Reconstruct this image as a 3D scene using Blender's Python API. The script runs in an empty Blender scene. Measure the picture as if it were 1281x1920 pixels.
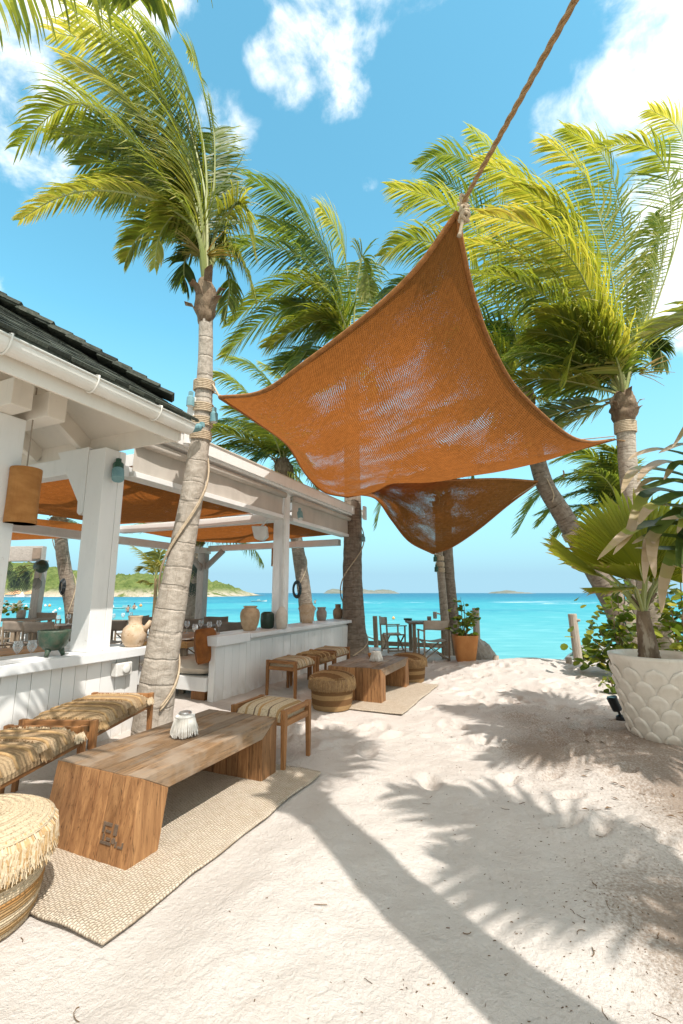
import bpy, bmesh, math, random
import numpy as np
from mathutils import Vector, Matrix, noise as mnoise
random.seed(7); np.random.seed(7)
PI = math.pi
S = bpy.context.scene
C = S.collection
# ---------------------------------------------------------------- camera, world, sun, exposure
FOC = 853.3; TH = math.radians(10.1); YAW = math.radians(24.2); EYE = 1.45
FW = Vector((-math.sin(YAW), math.cos(YAW), 0)); RT = Vector((math.cos(YAW), math.sin(YAW), 0)); UP = Vector((0, 0, 1))
def ray(px, py):
    xc = (px - 640.5) / FOC; yc = (960 - py) / FOC
    return RT * xc + FW * (math.cos(TH) - yc * math.sin(TH)) + UP * (math.sin(TH) + yc * math.cos(TH)), math.cos(TH) - yc * math.sin(TH)
def at(px, py, D):            # a point of the place seen in this direction, D metres ahead
    r, h = ray(px, py); return r * (D / h) + Vector((0, 0, EYE))
def gz(px, py, z=0.0):        # where a sight line meets the level z
    r, h = ray(px, py); k = (z - EYE) / r.z; return r * k + Vector((0, 0, EYE))
cam = bpy.data.cameras.new('camera'); co = bpy.data.objects.new('camera', cam); C.objects.link(co); S.camera = co
cam.sensor_fit = 'VERTICAL'; cam.sensor_height = 36; cam.lens = FOC / 1920 * 36; cam.clip_end = 60000; cam.clip_start = 0.05
co.location = (0, 0, EYE); co.rotation_euler = (PI / 2 + TH, 0, YAW)
AZ = math.radians(54.5); EL = math.radians(56)
SHD = Vector((-math.sin(AZ), math.cos(AZ), 0))          # shadows fall this way
sd = bpy.data.lights.new('sun', 'SUN'); sd.energy = 2.6; sd.angle = math.radians(.45); sd.color = (1, .96, .91)
so = bpy.data.objects.new('sun', sd); C.objects.link(so)
so.rotation_euler = (SHD * math.cos(EL) - UP * math.sin(EL)).to_track_quat('-Z', 'Y').to_euler()
so.location = (4, -4, 9)
S.view_settings.view_transform = 'Standard'; S.view_settings.look = 'None'; S.view_settings.exposure = 1.02; S.view_settings.gamma = 1
S.view_settings.use_curve_mapping = False
S.cycles.max_bounces = 8; S.cycles.transparent_max_bounces = 16
W = bpy.data.worlds.new('World'); S.world = W; W.use_nodes = True

class NT:                      # small node-tree builder
    def __init__(s, nt): s.t = nt; nt.nodes.clear()
    def n(s, typ, **kw):
        x = s.t.nodes.new(typ)
        for k, v in kw.items(): setattr(x, k, v)
        return x
    def put(s, sock, v):
        if v is None: return
        if isinstance(v, bpy.types.NodeSocket): s.t.links.new(v, sock)
        elif isinstance(v, (tuple, list, Vector)) and len(v) == 3 and sock.type == 'RGBA': sock.default_value = (*v, 1)
        else: sock.default_value = v
    def math(s, op, a, b=None, c=None, clamp=False):
        x = s.n('ShaderNodeMath', operation=op, use_clamp=clamp); s.put(x.inputs[0], a); s.put(x.inputs[1], b)
        if c is not None: s.put(x.inputs[2], c)
        return x.outputs[0]
    def vm(s, op, a, b=None):
        x = s.n('ShaderNodeVectorMath', operation=op); s.put(x.inputs[0], a); s.put(x.inputs[1], b)
        return x.outputs['Value'] if op in ('DOT_PRODUCT', 'LENGTH') else x.outputs[0]
    def noise(s, vec, scale, detail=3, rough=.55, dist=0):
        x = s.n('ShaderNodeTexNoise'); s.put(x.inputs['Vector'], vec); s.put(x.inputs['Scale'], scale); s.put(x.inputs['Detail'], detail)
        s.put(x.inputs['Roughness'], rough); s.put(x.inputs['Distortion'], dist); return x.outputs['Fac']
    def mix(s, f, a, b, mode='MIX'):
        x = s.n('ShaderNodeMix', data_type='RGBA', blend_type=mode); s.put(x.inputs[0], f); s.put(x.inputs[6], a); s.put(x.inputs[7], b); return x.outputs[2]
    def ramp(s, f, stops, interp='LINEAR'):
        x = s.n('ShaderNodeValToRGB'); s.put(x.inputs[0], f); r = x.color_ramp; r.interpolation = interp
        while len(r.elements) < len(stops): r.elements.new(.5)
        for e, (p, c) in zip(r.elements, stops): e.position = p; e.color = (*c, 1) if len(c) == 3 else c
        return x.outputs[0]
    def rng(s, v, a, b, c=0, d=1, smooth=True):
        x = s.n('ShaderNodeMapRange', interpolation_type='SMOOTHSTEP' if smooth else 'LINEAR', clamp=True)
        for i, k in enumerate((v, a, b, c, d)): s.put(x.inputs[i], k)
        return x.outputs[0]
    def sep(s, v):
        x = s.n('ShaderNodeSeparateXYZ'); s.put(x.inputs[0], v); return x.outputs
    def comb(s, x_, y_, z_=0):
        x = s.n('ShaderNodeCombineXYZ'); s.put(x.inputs[0], x_); s.put(x.inputs[1], y_); s.put(x.inputs[2], z_); return x.outputs[0]
    def mapping(s, v, scale=(1, 1, 1), loc=(0, 0, 0)):
        x = s.n('ShaderNodeMapping'); s.put(x.inputs[0], v); x.inputs['Scale'].default_value = scale; x.inputs['Location'].default_value = loc; return x.outputs[0]
    def bump(s, h, strength=.3, dist=.01):
        x = s.n('ShaderNodeBump'); s.put(x.inputs['Height'], h); x.inputs['Strength'].default_value = strength; x.inputs['Distance'].default_value = dist; return x.outputs[0]

w = NT(W.node_tree)
sky = w.n('ShaderNodeTexSky', sky_type='NISHITA'); sky.sun_disc = False; sky.sun_elevation = EL
sky.sun_rotation = math.atan2(-SHD.x, -SHD.y); sky.air_density = 1.0; sky.dust_density = .6; sky.ozone_density = 1.6
tc = w.n('ShaderNodeTexCoord'); dvec = tc.outputs['Generated']
dz = w.sep(dvec)[2]
skyc = w.mix(1.0, sky.outputs[0], (.77, 1.41, 1.16), 'MULTIPLY')
cl = None
def blob(px, py, rad, amt):
    global cl
    r, h = ray(px, py); r = r.normalized()
    d = w.vm('DOT_PRODUCT', dvec, tuple(r))
    m = w.math('MULTIPLY', w.rng(d, math.cos(math.radians(rad)), 1.0), amt)
    cl = m if cl is None else w.math('MAXIMUM', cl, m)
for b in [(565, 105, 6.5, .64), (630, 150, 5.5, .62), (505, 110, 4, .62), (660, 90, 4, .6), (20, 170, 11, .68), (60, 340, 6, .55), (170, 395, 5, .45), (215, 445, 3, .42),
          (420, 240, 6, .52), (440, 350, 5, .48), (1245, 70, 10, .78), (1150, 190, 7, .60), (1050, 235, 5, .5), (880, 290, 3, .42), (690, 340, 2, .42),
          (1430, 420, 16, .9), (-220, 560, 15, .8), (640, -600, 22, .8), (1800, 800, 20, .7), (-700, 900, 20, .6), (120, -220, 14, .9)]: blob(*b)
cl = w.math('MAXIMUM', cl, w.math('MULTIPLY', w.rng(w.vm('DOT_PRODUCT', dvec, tuple(ray(640, 960)[0].normalized())), .45, .15), 1.0))  # extra cloud cover out of view behind the camera, added for fill light
n1 = w.noise(w.mapping(dvec, (1, 1, 1.5)), 5.0, 8, .62, .4); n2 = w.noise(dvec, 17, 6, .6, .3)
nn = w.math('ADD', w.math('MULTIPLY', n1, .72), w.math('MULTIPLY', n2, .28))
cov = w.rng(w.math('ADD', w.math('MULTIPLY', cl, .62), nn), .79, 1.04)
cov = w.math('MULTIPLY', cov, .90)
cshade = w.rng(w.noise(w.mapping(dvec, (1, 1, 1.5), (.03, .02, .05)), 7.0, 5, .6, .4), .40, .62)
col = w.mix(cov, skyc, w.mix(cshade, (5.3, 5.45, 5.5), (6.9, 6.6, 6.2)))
haze = w.rng(dz, .04, .50, 1, 0, False)
col = w.mix(w.math('MULTIPLY', haze, 1.0), col, (1.58, 2.68, 3.28))
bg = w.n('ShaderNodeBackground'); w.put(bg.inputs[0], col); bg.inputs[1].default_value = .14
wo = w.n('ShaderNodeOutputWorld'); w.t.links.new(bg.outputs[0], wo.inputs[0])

# ---------------------------------------------------------------- materials
MATS = {}
def newmat(name):
    m = bpy.data.materials.new(name); m.use_nodes = True; t = NT(m.node_tree); MATS[name] = m
    out = t.n('ShaderNodeOutputMaterial'); return m, t, out
def objvec(t):
    tc = t.n('ShaderNodeTexCoord'); oi = t.n('ShaderNodeObjectInfo')
    r = t.math('MULTIPLY', oi.outputs['Random'], 37.0)
    return t.vm('ADD', tc.outputs['Object'], t.comb(r, r, r)), oi.outputs['Random'], tc
def princ(t, out, col, rough=.6, bump=None, metal=0, spec=.4, **kw):
    p = t.n('ShaderNodeBsdfPrincipled'); t.put(p.inputs['Base Color'], col); t.put(p.inputs['Roughness'], rough)
    p.inputs['Metallic'].default_value = metal; p.inputs['Specular IOR Level'].default_value = spec
    for k, v in kw.items(): t.put(p.inputs[k.replace('_', ' ')], v)
    if bump is not None: t.put(p.inputs['Normal'], bump)
    t.t.links.new(p.outputs[0], out.inputs[0]); return p
def plain(name, c1, c2, scale=6, rough=.6, bump=.25, bscale=60, bdist=.004, st=(1, 1, 1), rnd=.0, metal=0, spec=.35, detail=5, contrast=(.3, .7), spots=None):
    m, t, out = newmat(name); v, r, tc = objvec(t); vv = t.mapping(v, st)
    f = t.rng(t.noise(vv, scale, detail, .6, .2), contrast[0], contrast[1])
    c = t.mix(f, c1, c2)
    if spots: c = t.mix(t.math('MULTIPLY', t.rng(t.noise(vv, spots[1], 4, .7), spots[2], spots[2] + .12), spots[3]), c, spots[0])
    if rnd: c = t.mix(1.0, c, t.comb(*[t.math('ADD', 1 - rnd, t.math('MULTIPLY', r, 2 * rnd))] * 3), 'MULTIPLY')
    b = t.bump(t.noise(vv, bscale, 4, .6), bump, bdist) if bump else None
    princ(t, out, c, rough, b, metal, spec); return m
def wood(name, dark, light, axis='y', rough=.6, rnd=.12, gs=1.0, grey=None, greyz=None):
    m, t, out = newmat(name); v, r, tc = objvec(t)
    sc = {'x': (1.2, 16, 16), 'y': (16, 1.2, 16), 'z': (16, 16, 1.2)}[axis]
    vv = t.mapping(v, tuple(s * gs for s in sc))
    n = t.noise(vv, 1.6, 6, .62, .8); n2 = t.noise(vv, 6, 3, .6, .3)
    c = t.ramp(n, [(.25, dark), (.5, tuple(a * .5 + b * .5 for a, b in zip(dark, light))), (.72, light)])
    c = t.mix(t.math('MULTIPLY', t.rng(n2, .56, .70), .7), c, tuple(a * .5 for a in dark)); c = t.mix(t.math('MULTIPLY', t.rng(t.noise(vv, 3.1, 5, .7, 1.2), .60, .66), .75), c, tuple(a * .28 for a in dark))
    if grey: c = t.mix(t.math('MULTIPLY', t.rng(t.noise(v, 3.1, 4, .6), .38, .62), grey[1]), c, grey[0])
    c = t.mix(1.0, c, t.comb(*[t.math('ADD', 1 - rnd, t.math('MULTIPLY', r, 2 * rnd))] * 3), 'MULTIPLY')
    princ(t, out, c, rough, t.bump(t.math('ADD', n, t.math('MULTIPLY', n2, .5)), .35, .004), 0, .3); return m
wood('teak', (.20, .085, .03), (.42, .20, .075), 'z')
wood('teak_x', (.20, .085, .03), (.42, .20, .075), 'x')
wood('teak_y', (.20, .085, .03), (.42, .20, .075), 'y')
wood('slab_y', (.085, .05, .026), (.32, .19, .095), 'y', .65, .34, 1.2, ((.26, .20, .145), .85))
wood('slab_z', (.15, .06, .022), (.44, .23, .095), 'z', .6, .36, 1.25)
wood('weathered', (.20, .145, .095), (.40, .31, .22), 'z', .7)
wood('grey_timber', (.36, .33, .29), (.55, .51, .46), 'z', .7, .08)
wood('grey_timber_x', (.36, .33, .29), (.55, .51, .46), 'x', .7, .08)
wood('weathered_x', (.12, .085, .055), (.27, .20, .14), 'x', .7)
wood('driftwood', (.34, .28, .22), (.52, .45, .37), 'z', .8)
wood('amber_wood', (.36, .17, .05), (.58, .32, .12), 'y', .5)
wood('shingle', (.022, .032, .022), (.11, .112, .09), 'x', .85, .5)
def paint(name, base=(.80, .79, .755), axis=(2, 2, .6)):
    m, t, out = newmat(name); v, r, tc = objvec(t)
    n = t.noise(t.mapping(v, axis), 3, 6, .65); g = t.noise(t.mapping(v, (14, 14, .9)), 2.2, 4, .6)
    c = t.mix(t.math('MULTIPLY', t.rng(n, .45, .75), .45), base, tuple(b * .86 for b in base))
    c = t.mix(t.math('MULTIPLY', t.rng(g, .62, .75), .22), c, (.5, .46, .40))
    c = t.mix(1.0, c, t.comb(*[t.math('ADD', .955, t.math('MULTIPLY', r, .07))] * 3), 'MULTIPLY')
    zz = t.sep(tc.outputs['Object'])[2]; gr = t.math('MULTIPLY', t.rng(t.math('ADD', zz, t.math('MULTIPLY', n, .35)), .42, .12), t.rng(t.noise(v, 5, 5, .7), .38, .62))
    c = t.mix(t.math('MULTIPLY', gr, .55), c, (.50, .41, .31))
    ch = t.math('MULTIPLY', t.rng(t.noise(v, 15, 5, .7), .665, .69), t.rng(n, .45, .6)); c = t.mix(t.math('MULTIPLY', ch, .6), c, (.46, .39, .31))
    princ(t, out, c, .5, t.bump(t.math('ADD', g, t.math('SUBTRACT', t.math('MULTIPLY', n, .5), ch)), .25, .004), 0, .35); return m
paint('white_paint', (.82, .80, .76)); paint('cream_paint', (.78, .72, .63)); paint('cap_paint', (.80, .795, .78), (.8, 2, 2))
plain('gutter_white', (.78, .75, .69), (.70, .66, .58), 2.5, .35, .05, 30, spec=.5)
plain('flashing', (.66, .60, .50), (.56, .50, .41), 4, .6)
plain('blind_cloth', (.56, .50, .43), (.47, .42, .36), 3, .8, .35, 260, .002, (1, 1, .5))
plain('canvas_taupe', (.30, .24, .185), (.22, .175, .135), 5, .85, .5, 300, .002, rnd=.15)
plain('canvas_pale', (.46, .39, .32), (.38, .315, .25), 5, .85, .5, 300, .002)
plain('cushion_cream', (.68, .60, .49), (.60, .52, .41), 4, .85, .5, 240, .003)
plain('rust_velvet', (.30, .105, .02), (.20, .065, .012), 9, .8, .5, 200, .003)
plain('rope_pale', (.58, .46, .32), (.42, .32, .21), 30, .85, .7, 160, .006)
plain('rope_tan', (.42, .26, .12), (.28, .16, .07), 30, .85, .7, 160, .006)
plain('cable_grey', (.36, .30, .24), (.27, .22, .17), 10, .7, .3)
plain('fibre', (.26, .185, .115), (.12, .075, .045), 9, .9, .9, 40, .02, (1, 1, .35), spots=((.46, .38, .28), 7, .55, .8))
plain('clay_tan', (.56, .40, .25), (.42, .28, .16), 9, .85, .5, 60, .004, spots=((.30, .17, .08), 26, .58, .6))
plain('clay_buff', (.62, .48, .34), (.52, .36, .22), 11, .85, .5, 60, .004, spots=((.36, .20, .09), 20, .56, .75))
plain('clay_white', (.66, .60, .52), (.56, .49, .40), 8, .8, .4, 50, .004, spots=((.40, .31, .22), 30, .62, .5))
plain('clay_grey', (.36, .31, .26), (.27, .23, .19), 9, .85, .5, 50)
plain('clay_brown', (.40, .28, .18), (.30, .20, .12), 9, .85, .5, 50)
plain('green_glaze', (.030, .075, .045), (.085, .095, .065), 24, .45, .8, 70, .006, spots=((.10, .14, .085), 40, .58, .6))
plain('green_dark', (.016, .045, .030), (.04, .06, .045), 22, .3, .6, 60, .005)
plain('terracotta', (.50, .22, .07), (.42, .17, .05), 4, .75, .3, 60, .004, spots=((.24, .12, .06), 3, .68, .5))
_m, _t, _o = newmat('pot_ceramic')
_v, _r, _tc = objvec(_t); _z = _t.sep(_tc.outputs['Object'])[2]; _n = _t.noise(_v, 5, 5, .65)
_c = _t.mix(_t.rng(_n, .35, .65), (.77, .69, .585), (.68, .60, .495)); _c = _t.mix(_t.math('MULTIPLY', _t.rng(_t.math('ADD', _z, _t.math('MULTIPLY', _n, .30)), .34, .12), .7), _c, (.42, .32, .22))
_c = _t.mix(_t.math('MULTIPLY', _t.rng(_t.noise(_t.mapping(_v, (9, 9, .8)), 1.5, 4), .58, .72), .30), _c, (.46, .37, .27))
princ(_t, _o, _c, .42, _t.bump(_t.noise(_v, 50, 4), .3, .003), 0, .4)
plain('soil', (.075, .048, .028), (.14, .095, .06), 30, 1, 1, 60, .02)
plain('wicker_shade', (.46, .21, .06), (.34, .14, .035), 5, .8, .6, 150, .006, (1, 1, 2))
plain('teal_metal', (.20, .36, .38), (.14, .28, .30), 8, .5)
plain('green_metal', (.02, .07, .045), (.03, .09, .06), 8, .4)
plain('white_plastic', (.74, .72, .67), (.66, .63, .58), 8, .45)
plain('black_metal', (.012, .012, .012), (.02, .02, .02), 8, .4)
plain('dark_rock', (.26, .235, .20), (.38, .35, .31), 4, .9, .8, 14, .05)
plain('island_rock', (.13, .145, .11), (.20, .20, .165), .012, .95, 0)
plain('bark_young', (.34, .24, .12), (.24, .16, .08), 8, .8)
plain('stalk_green', (.26, .30, .08), (.34, .33, .14), 5, .55, .2, 60)
plain('stem_brown', (.20, .13, .08), (.30, .22, .15), 12, .9)
plain('house_roof', (.58, .34, .18), (.50, .28, .14), .3, .8, 0)
plain('house_wall', (.74, .70, .62), (.68, .63, .55), .3, .8, 0)
plain('debris', (.13, .075, .035), (.24, .15, .08), 9, .9, rnd=.3)
plain('skin', (.40, .22, .14), (.36, .19, .12), 5, .6, 0)
plain('dark_cloth', (.03, .04, .06), (.05, .05, .07), 5, .8, 0)
plain('buoy_white', (.8, .78, .74), (.7, .68, .64), 5, .5, 0); plain('buoy_orange', (.8, .36, .12), (.7, .3, .1), 5, .5, 0)
plain('steel', (.55, .55, .54), (.45, .45, .44), 8, .3, 0, metal=.9)
plain('tassel', (.74, .71, .65), (.62, .58, .51), 20, .9, .5, 120)
plain('flower_white', (.8, .78, .66), (.7, .7, .45), 8, .7)

def leafmat(name, stops, transl=.5, rough=.42):
    m, t, out = newmat(name); a = t.n('ShaderNodeAttribute'); a.attribute_name = 'tone'; oi = t.n('ShaderNodeObjectInfo')
    tc = t.n('ShaderNodeTexCoord')
    f = t.math('ADD', a.outputs['Fac'], t.math('MULTIPLY', t.math('SUBTRACT', oi.outputs['Random'], .5), .22))
    f = t.math('ADD', f, t.math('MULTIPLY', t.math('SUBTRACT', t.noise(tc.outputs['Object'], 2.2, 3), .5), .25))
    c = t.ramp(f, stops)
    p = princ(t, out, c, rough, None, 0, .35)
    tr = t.n('ShaderNodeBsdfTranslucent'); t.put(tr.inputs[0], t.mix(1.0, c, (1.55, 1.5, .65), 'MULTIPLY'))
    ms = t.n('ShaderNodeMixShader'); ms.inputs[0].default_value = transl
    t.t.links.new(p.outputs[0], ms.inputs[1]); t.t.links.new(tr.outputs[0], ms.inputs[2]); t.t.links.new(ms.outputs[0], out.inputs[0]); return m
leafmat('palm_leaf', [(.0, (.065, .10, .02)), (.3, (.145, .185, .032)), (.56, (.29, .30, .048)), (.82, (.50, .43, .11)), (.97, (.58, .47, .26))])
leafmat('palm_yellow', [(.0, (.15, .16, .035)), (.4, (.27, .25, .06)), (.7, (.42, .34, .11)), (.97, (.50, .38, .19))])
leafmat('fan_leaf', [(.0, (.16, .20, .022)), (.4, (.31, .33, .035)), (.7, (.36, .35, .06)), (.9, (.45, .37, .13)), (1, (.38, .23, .12))], .42)
leafmat('strap_leaf', [(.0, (.035, .065, .02)), (.4, (.11, .15, .03)), (.68, (.25, .26, .05)), (.8, (.34, .25, .14)), (1, (.42, .31, .22))], .25)
leafmat('shrub_leaf', [(.0, (.06, .10, .015)), (.4, (.14, .19, .025)), (.75, (.28, .30, .045)), (1, (.38, .33, .07))], .4, .4)

def sandmat(name):
    m, t, out = newmat(name); tc = t.n('ShaderNodeTexCoord'); v = tc.outputs['Object']
    n1 = t.noise(v, 1.1, 5, .6); n2 = t.noise(v, 60, 4, .65); n3 = t.noise(v, 420, 2, .6); n4 = t.noise(v, 9, 5, .6)
    c = t.mix(t.rng(n1, .3, .7), (.60, .535, .475), (.665, .605, .545))
    c = t.mix(t.math('MULTIPLY', t.rng(n4, .52, .75), .35), c, (.53, .45, .38))
    c = t.mix(t.math('MULTIPLY', t.rng(n3, .60, .72), .45), c, (.34, .26, .19))
    c = t.mix(t.math('MULTIPLY', t.rng(n2, .66, .74), .5), c, (.30, .21, .14))
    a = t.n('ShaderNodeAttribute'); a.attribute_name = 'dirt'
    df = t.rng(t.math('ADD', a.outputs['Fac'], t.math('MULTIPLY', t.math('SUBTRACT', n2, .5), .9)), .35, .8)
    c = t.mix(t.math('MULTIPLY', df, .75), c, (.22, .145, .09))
    n5 = t.noise(v, 26, 5, .7, .4); h = t.math('ADD', t.math('MULTIPLY', n2, .55), t.math('ADD', t.math('MULTIPLY', n3, .22), t.math('ADD', t.math('MULTIPLY', n5, 1.1), t.math('MULTIPLY', n4, .9)))); c = t.mix(t.math('MULTIPLY', t.rng(n5, .45, .22), .22), c, (.50, .40, .31))
    princ(t, out, c, .95, t.bump(h, .75, .028), 0, .1)
sandmat('sand')

def trunkmat(name, a, b, dark, freq=7.0, rs=.45):
    m, t, out = newmat(name); uv = t.n('ShaderNodeUVMap'); s = t.sep(uv.outputs[0]); tc = t.n('ShaderNodeTexCoord')
    wob = t.math('MULTIPLY', t.noise(tc.outputs['Object'], 5, 3), .10)
    vv = t.math('ADD', s[1], wob)
    cs = t.comb(t.math('SINE', t.math('MULTIPLY', s[0], 6.2832)), t.math('COSINE', t.math('MULTIPLY', s[0], 6.2832)), t.math('MULTIPLY', vv, 9))
    n = t.noise(cs, 1.7, 6, .65, .3)
    vv = t.math('ADD', vv, t.math('MULTIPLY', t.noise(t.comb(0, 0, s[1]), 6, 2), .35)); fr = t.math('FRACT', t.math('MULTIPLY', vv, freq))
    ring = t.rng(t.math('ABSOLUTE', t.math('SUBTRACT', fr, .5)), .40, .5)
    vert = t.noise(t.comb(t.math('MULTIPLY', t.math('ABSOLUTE', t.math('SUBTRACT', s[0], .5)), 90), t.math('MULTIPLY', s[1], 2.2), 0), 1, 5, .65)
    c = t.mix(t.rng(n, .3, .68), a, b)
    c = t.mix(t.math('MULTIPLY', t.rng(vert, .50, .70), .42), c, dark)
    brk = t.rng(t.noise(tc.outputs['Object'], 5, 4), .40, .66)
    c = t.mix(t.math('MULTIPLY', t.math('MULTIPLY', ring, brk), rs), c, dark)
    lich = t.rng(t.noise(tc.outputs['Object'], 3.3, 5, .7), .60, .68)
    c = t.mix(t.math('MULTIPLY', lich, .35), c, (.50, .46, .40))
    h = t.math('ADD', t.math('MULTIPLY', n, .8), t.math('SUBTRACT', t.math('MULTIPLY', vert, .2), t.math('MULTIPLY', ring, .35)))
    princ(t, out, c, .9, t.bump(h, .9, .025), 0, .2)
trunkmat('trunk_pale', (.43, .36, .285), (.28, .23, .18), (.12, .09, .065))
trunkmat('trunk_dark', (.30, .245, .19), (.18, .14, .105), (.055, .04, .03), 6, .85)
trunkmat('trunk_palm1', (.53, .46, .38), (.35, .295, .235), (.17, .135, .10), 4, .2)
trunkmat('trunk_ringed', (.50, .43, .34), (.33, .27, .21), (.14, .105, .075), 15, .7)

def burlap(name, period, base, open_lo, open_hi, bscale=1.3, hole=.225):
    m, t, out = newmat(name); uv = t.n('ShaderNodeUVMap'); v = uv.outputs[0]
    wx = t.math('MULTIPLY', t.math('SUBTRACT', t.noise(v, 2.1, 3), .5), .10); wy = t.math('MULTIPLY', t.math('SUBTRACT', t.noise(t.mapping(v, (1, 1, 1), (9, 4, 0)), 2.6, 3), .5), .06)
    wx2 = t.math('MULTIPLY', t.math('SUBTRACT', t.noise(v, 40, 2), .5), .012); wy2 = t.math('MULTIPLY', t.math('SUBTRACT', t.noise(t.mapping(v, (1, 1, 1), (3, 7, 0)), 40, 2), .5), .012)
    s = t.sep(v)
    x = t.math('DIVIDE', t.math('ADD', t.math('ADD', s[0], wx), wx2), period); y = t.math('DIVIDE', t.math('ADD', t.math('ADD', s[1], wy), wy2), period)
    tx = t.math('ABSOLUTE', t.math('SUBTRACT', t.math('FRACT', x), .5)); ty = t.math('ABSOLUTE', t.math('SUBTRACT', t.math('FRACT', y), .5))
    a = t.n('ShaderNodeAttribute'); a.attribute_name = 'open'
    reg = t.noise(t.mapping(v, (.8, 1.5, 1)), bscale, 4, .6)
    fine = t.noise(v, 22, 3, .6)
    op = t.math('ADD', t.math('MULTIPLY', t.rng(reg, open_lo, open_hi), a.outputs['Fac']), t.math('MULTIPLY', t.math('SUBTRACT', fine, .5), 1.1))
    th = t.math('SUBTRACT', .5, t.math('MULTIPLY', t.math('MAXIMUM', op, 0), hole))
    hole_ = t.math('MULTIPLY', t.math('GREATER_THAN', tx, th), t.math('GREATER_THAN', ty, th))
    thr = t.math('MAXIMUM', t.math('COSINE', t.math('MULTIPLY', x, 6.2832)), t.math('COSINE', t.math('MULTIPLY', y, 6.2832)))
    c = t.mix(t.rng(t.noise(v, 12, 5, .65), .3, .7), base, tuple(b * .72 for b in base)); c = t.mix(t.rng(t.math('MINIMUM', thr, 1), .25, -.55), c, tuple(b * .42 for b in base))
    c = t.mix(t.math('MULTIPLY', t.rng(t.noise(t.mapping(v, (3, 90, 1)), 1, 2), .5, .72), .4), c, tuple(b * 1.25 for b in base))
    p = princ(t, out, c, .95, t.bump(thr, .6, .006), 0, .1)
    tr = t.n('ShaderNodeBsdfTranslucent'); t.put(tr.inputs[0], t.mix(1.0, c, (1.2, .95, .7), 'MULTIPLY'))
    m1 = t.n('ShaderNodeMixShader'); m1.inputs[0].default_value = .52; t.t.links.new(p.outputs[0], m1.inputs[1]); t.t.links.new(tr.outputs[0], m1.inputs[2])
    tp = t.n('ShaderNodeBsdfTransparent'); m2 = t.n('ShaderNodeMixShader'); t.put(m2.inputs[0], hole_)
    t.t.links.new(m1.outputs[0], m2.inputs[1]); t.t.links.new(tp.outputs[0], m2.inputs[2]); t.t.links.new(m2.outputs[0], out.inputs[0])
burlap('burlap_sail', .030, (.31, .125, .036), .36, .70, 1.1)
burlap('burlap_ceiling', .024, (.27, .105, .028), .56, .8, 2)

def weave(name, bands, ax=1, per=.02, bump=.8, alt=None):   # woven textile coloured in bands along one axis
    m, t, out = newmat(name); v, r, tc = objvec(t); s = t.sep(tc.outputs['Object'])
    q = t.math('ADD', s[ax], t.math('MULTIPLY', t.math('SUBTRACT', t.noise(v, 6, 3), .5), .012))
    x = t.n('ShaderNodeValToRGB'); rr = x.color_ramp; rr.interpolation = 'CONSTANT'
    lo, hi, st = bands
    t.put(x.inputs[0], t.math('DIVIDE', t.math('SUBTRACT', q, lo), hi - lo))
    while len(rr.elements) < len(st): rr.elements.new(.5)
    for e, (p_, c_) in zip(rr.elements, st): e.position = p_; e.color = (*c_, 1)
    c = t.mix(t.math('MULTIPLY', t.rng(t.noise(v, 90, 3, .7), .5, .66), .55), x.outputs[0], (.20, .125, .065))
    o = [s[i] for i in range(3)]; a1 = o[(ax + 1) % 3]; 
    hh = t.math('MULTIPLY', t.math('SINE', t.math('MULTIPLY', q, 6.2832 / per)), .5)
    vv = t.noise(v, 70, 3, .6)
    princ(t, out, c, .95, t.bump(t.math('ADD', hh, t.math('MULTIPLY', vv, 1.6)), bump, .006), 0, .1)
jt, jl, jd = (.40, .25, .115), (.60, .47, .31), (.20, .105, .045)
weave('pouf_cream', (0, .45, [(0, jl), (.04, jt), (.12, jl), (.20, jt), (.30, (.42, .22, .08)), (.34, jl), (.46, jt), (.50, jl), (.60, (.40, .19, .06)), (.70, jl)]), 2, .012)
weave('pouf_brown', (0, .45, [(0, jt), (.14, jd), (.30, jt), (.42, jd), (.52, jt), (.62, jd), (.68, jt)]), 2, .012)
weave('stripe_x', (-.3, .3, [(0, jl), (.12, (.22, .15, .1)), (.145, jl), (.27, jt), (.31, jl), (.42, (.18, .12, .08)), (.445, jl), (.50, (.50, .28, .11)), (.54, jl), (.66, (.18, .12, .08)), (.69, jl), (.80, jt), (.84, jl)]), 0, .014)
weave('stripe_y', (-.35, .35, [(0, jl), (.15, jt), (.2, jl), (.38, (.32, .22, .13)), (.41, jl), (.6, jt), (.64, jl), (.8, (.3, .2, .12)), (.83, jl)]), 1, .014)
weave('stripe_dark', (-.35, .35, [(0, jt), (.15, jd), (.3, jt), (.5, jd), (.62, jt), (.8, jd)]), 1, .014)
weave('chunky', (-.5, .5, [(0, (.36, .25, .14)), (.17, (.40, .285, .165)), (.34, (.33, .22, .12)), (.5, (.42, .30, .18)), (.68, (.35, .235, .13)), (.84, (.41, .295, .175))]), 0, .03)
plain('fringe_pale', (.62, .50, .345), (.50, .375, .225), 30, .95, .4, 200)
plain('fringe_mid', (.50, .33, .16), (.38, .23, .10), 30, .95, .4, 200)
plain('fringe_brown', (.36, .235, .125), (.25, .15, .07), 30, .95, .4, 200)
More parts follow.
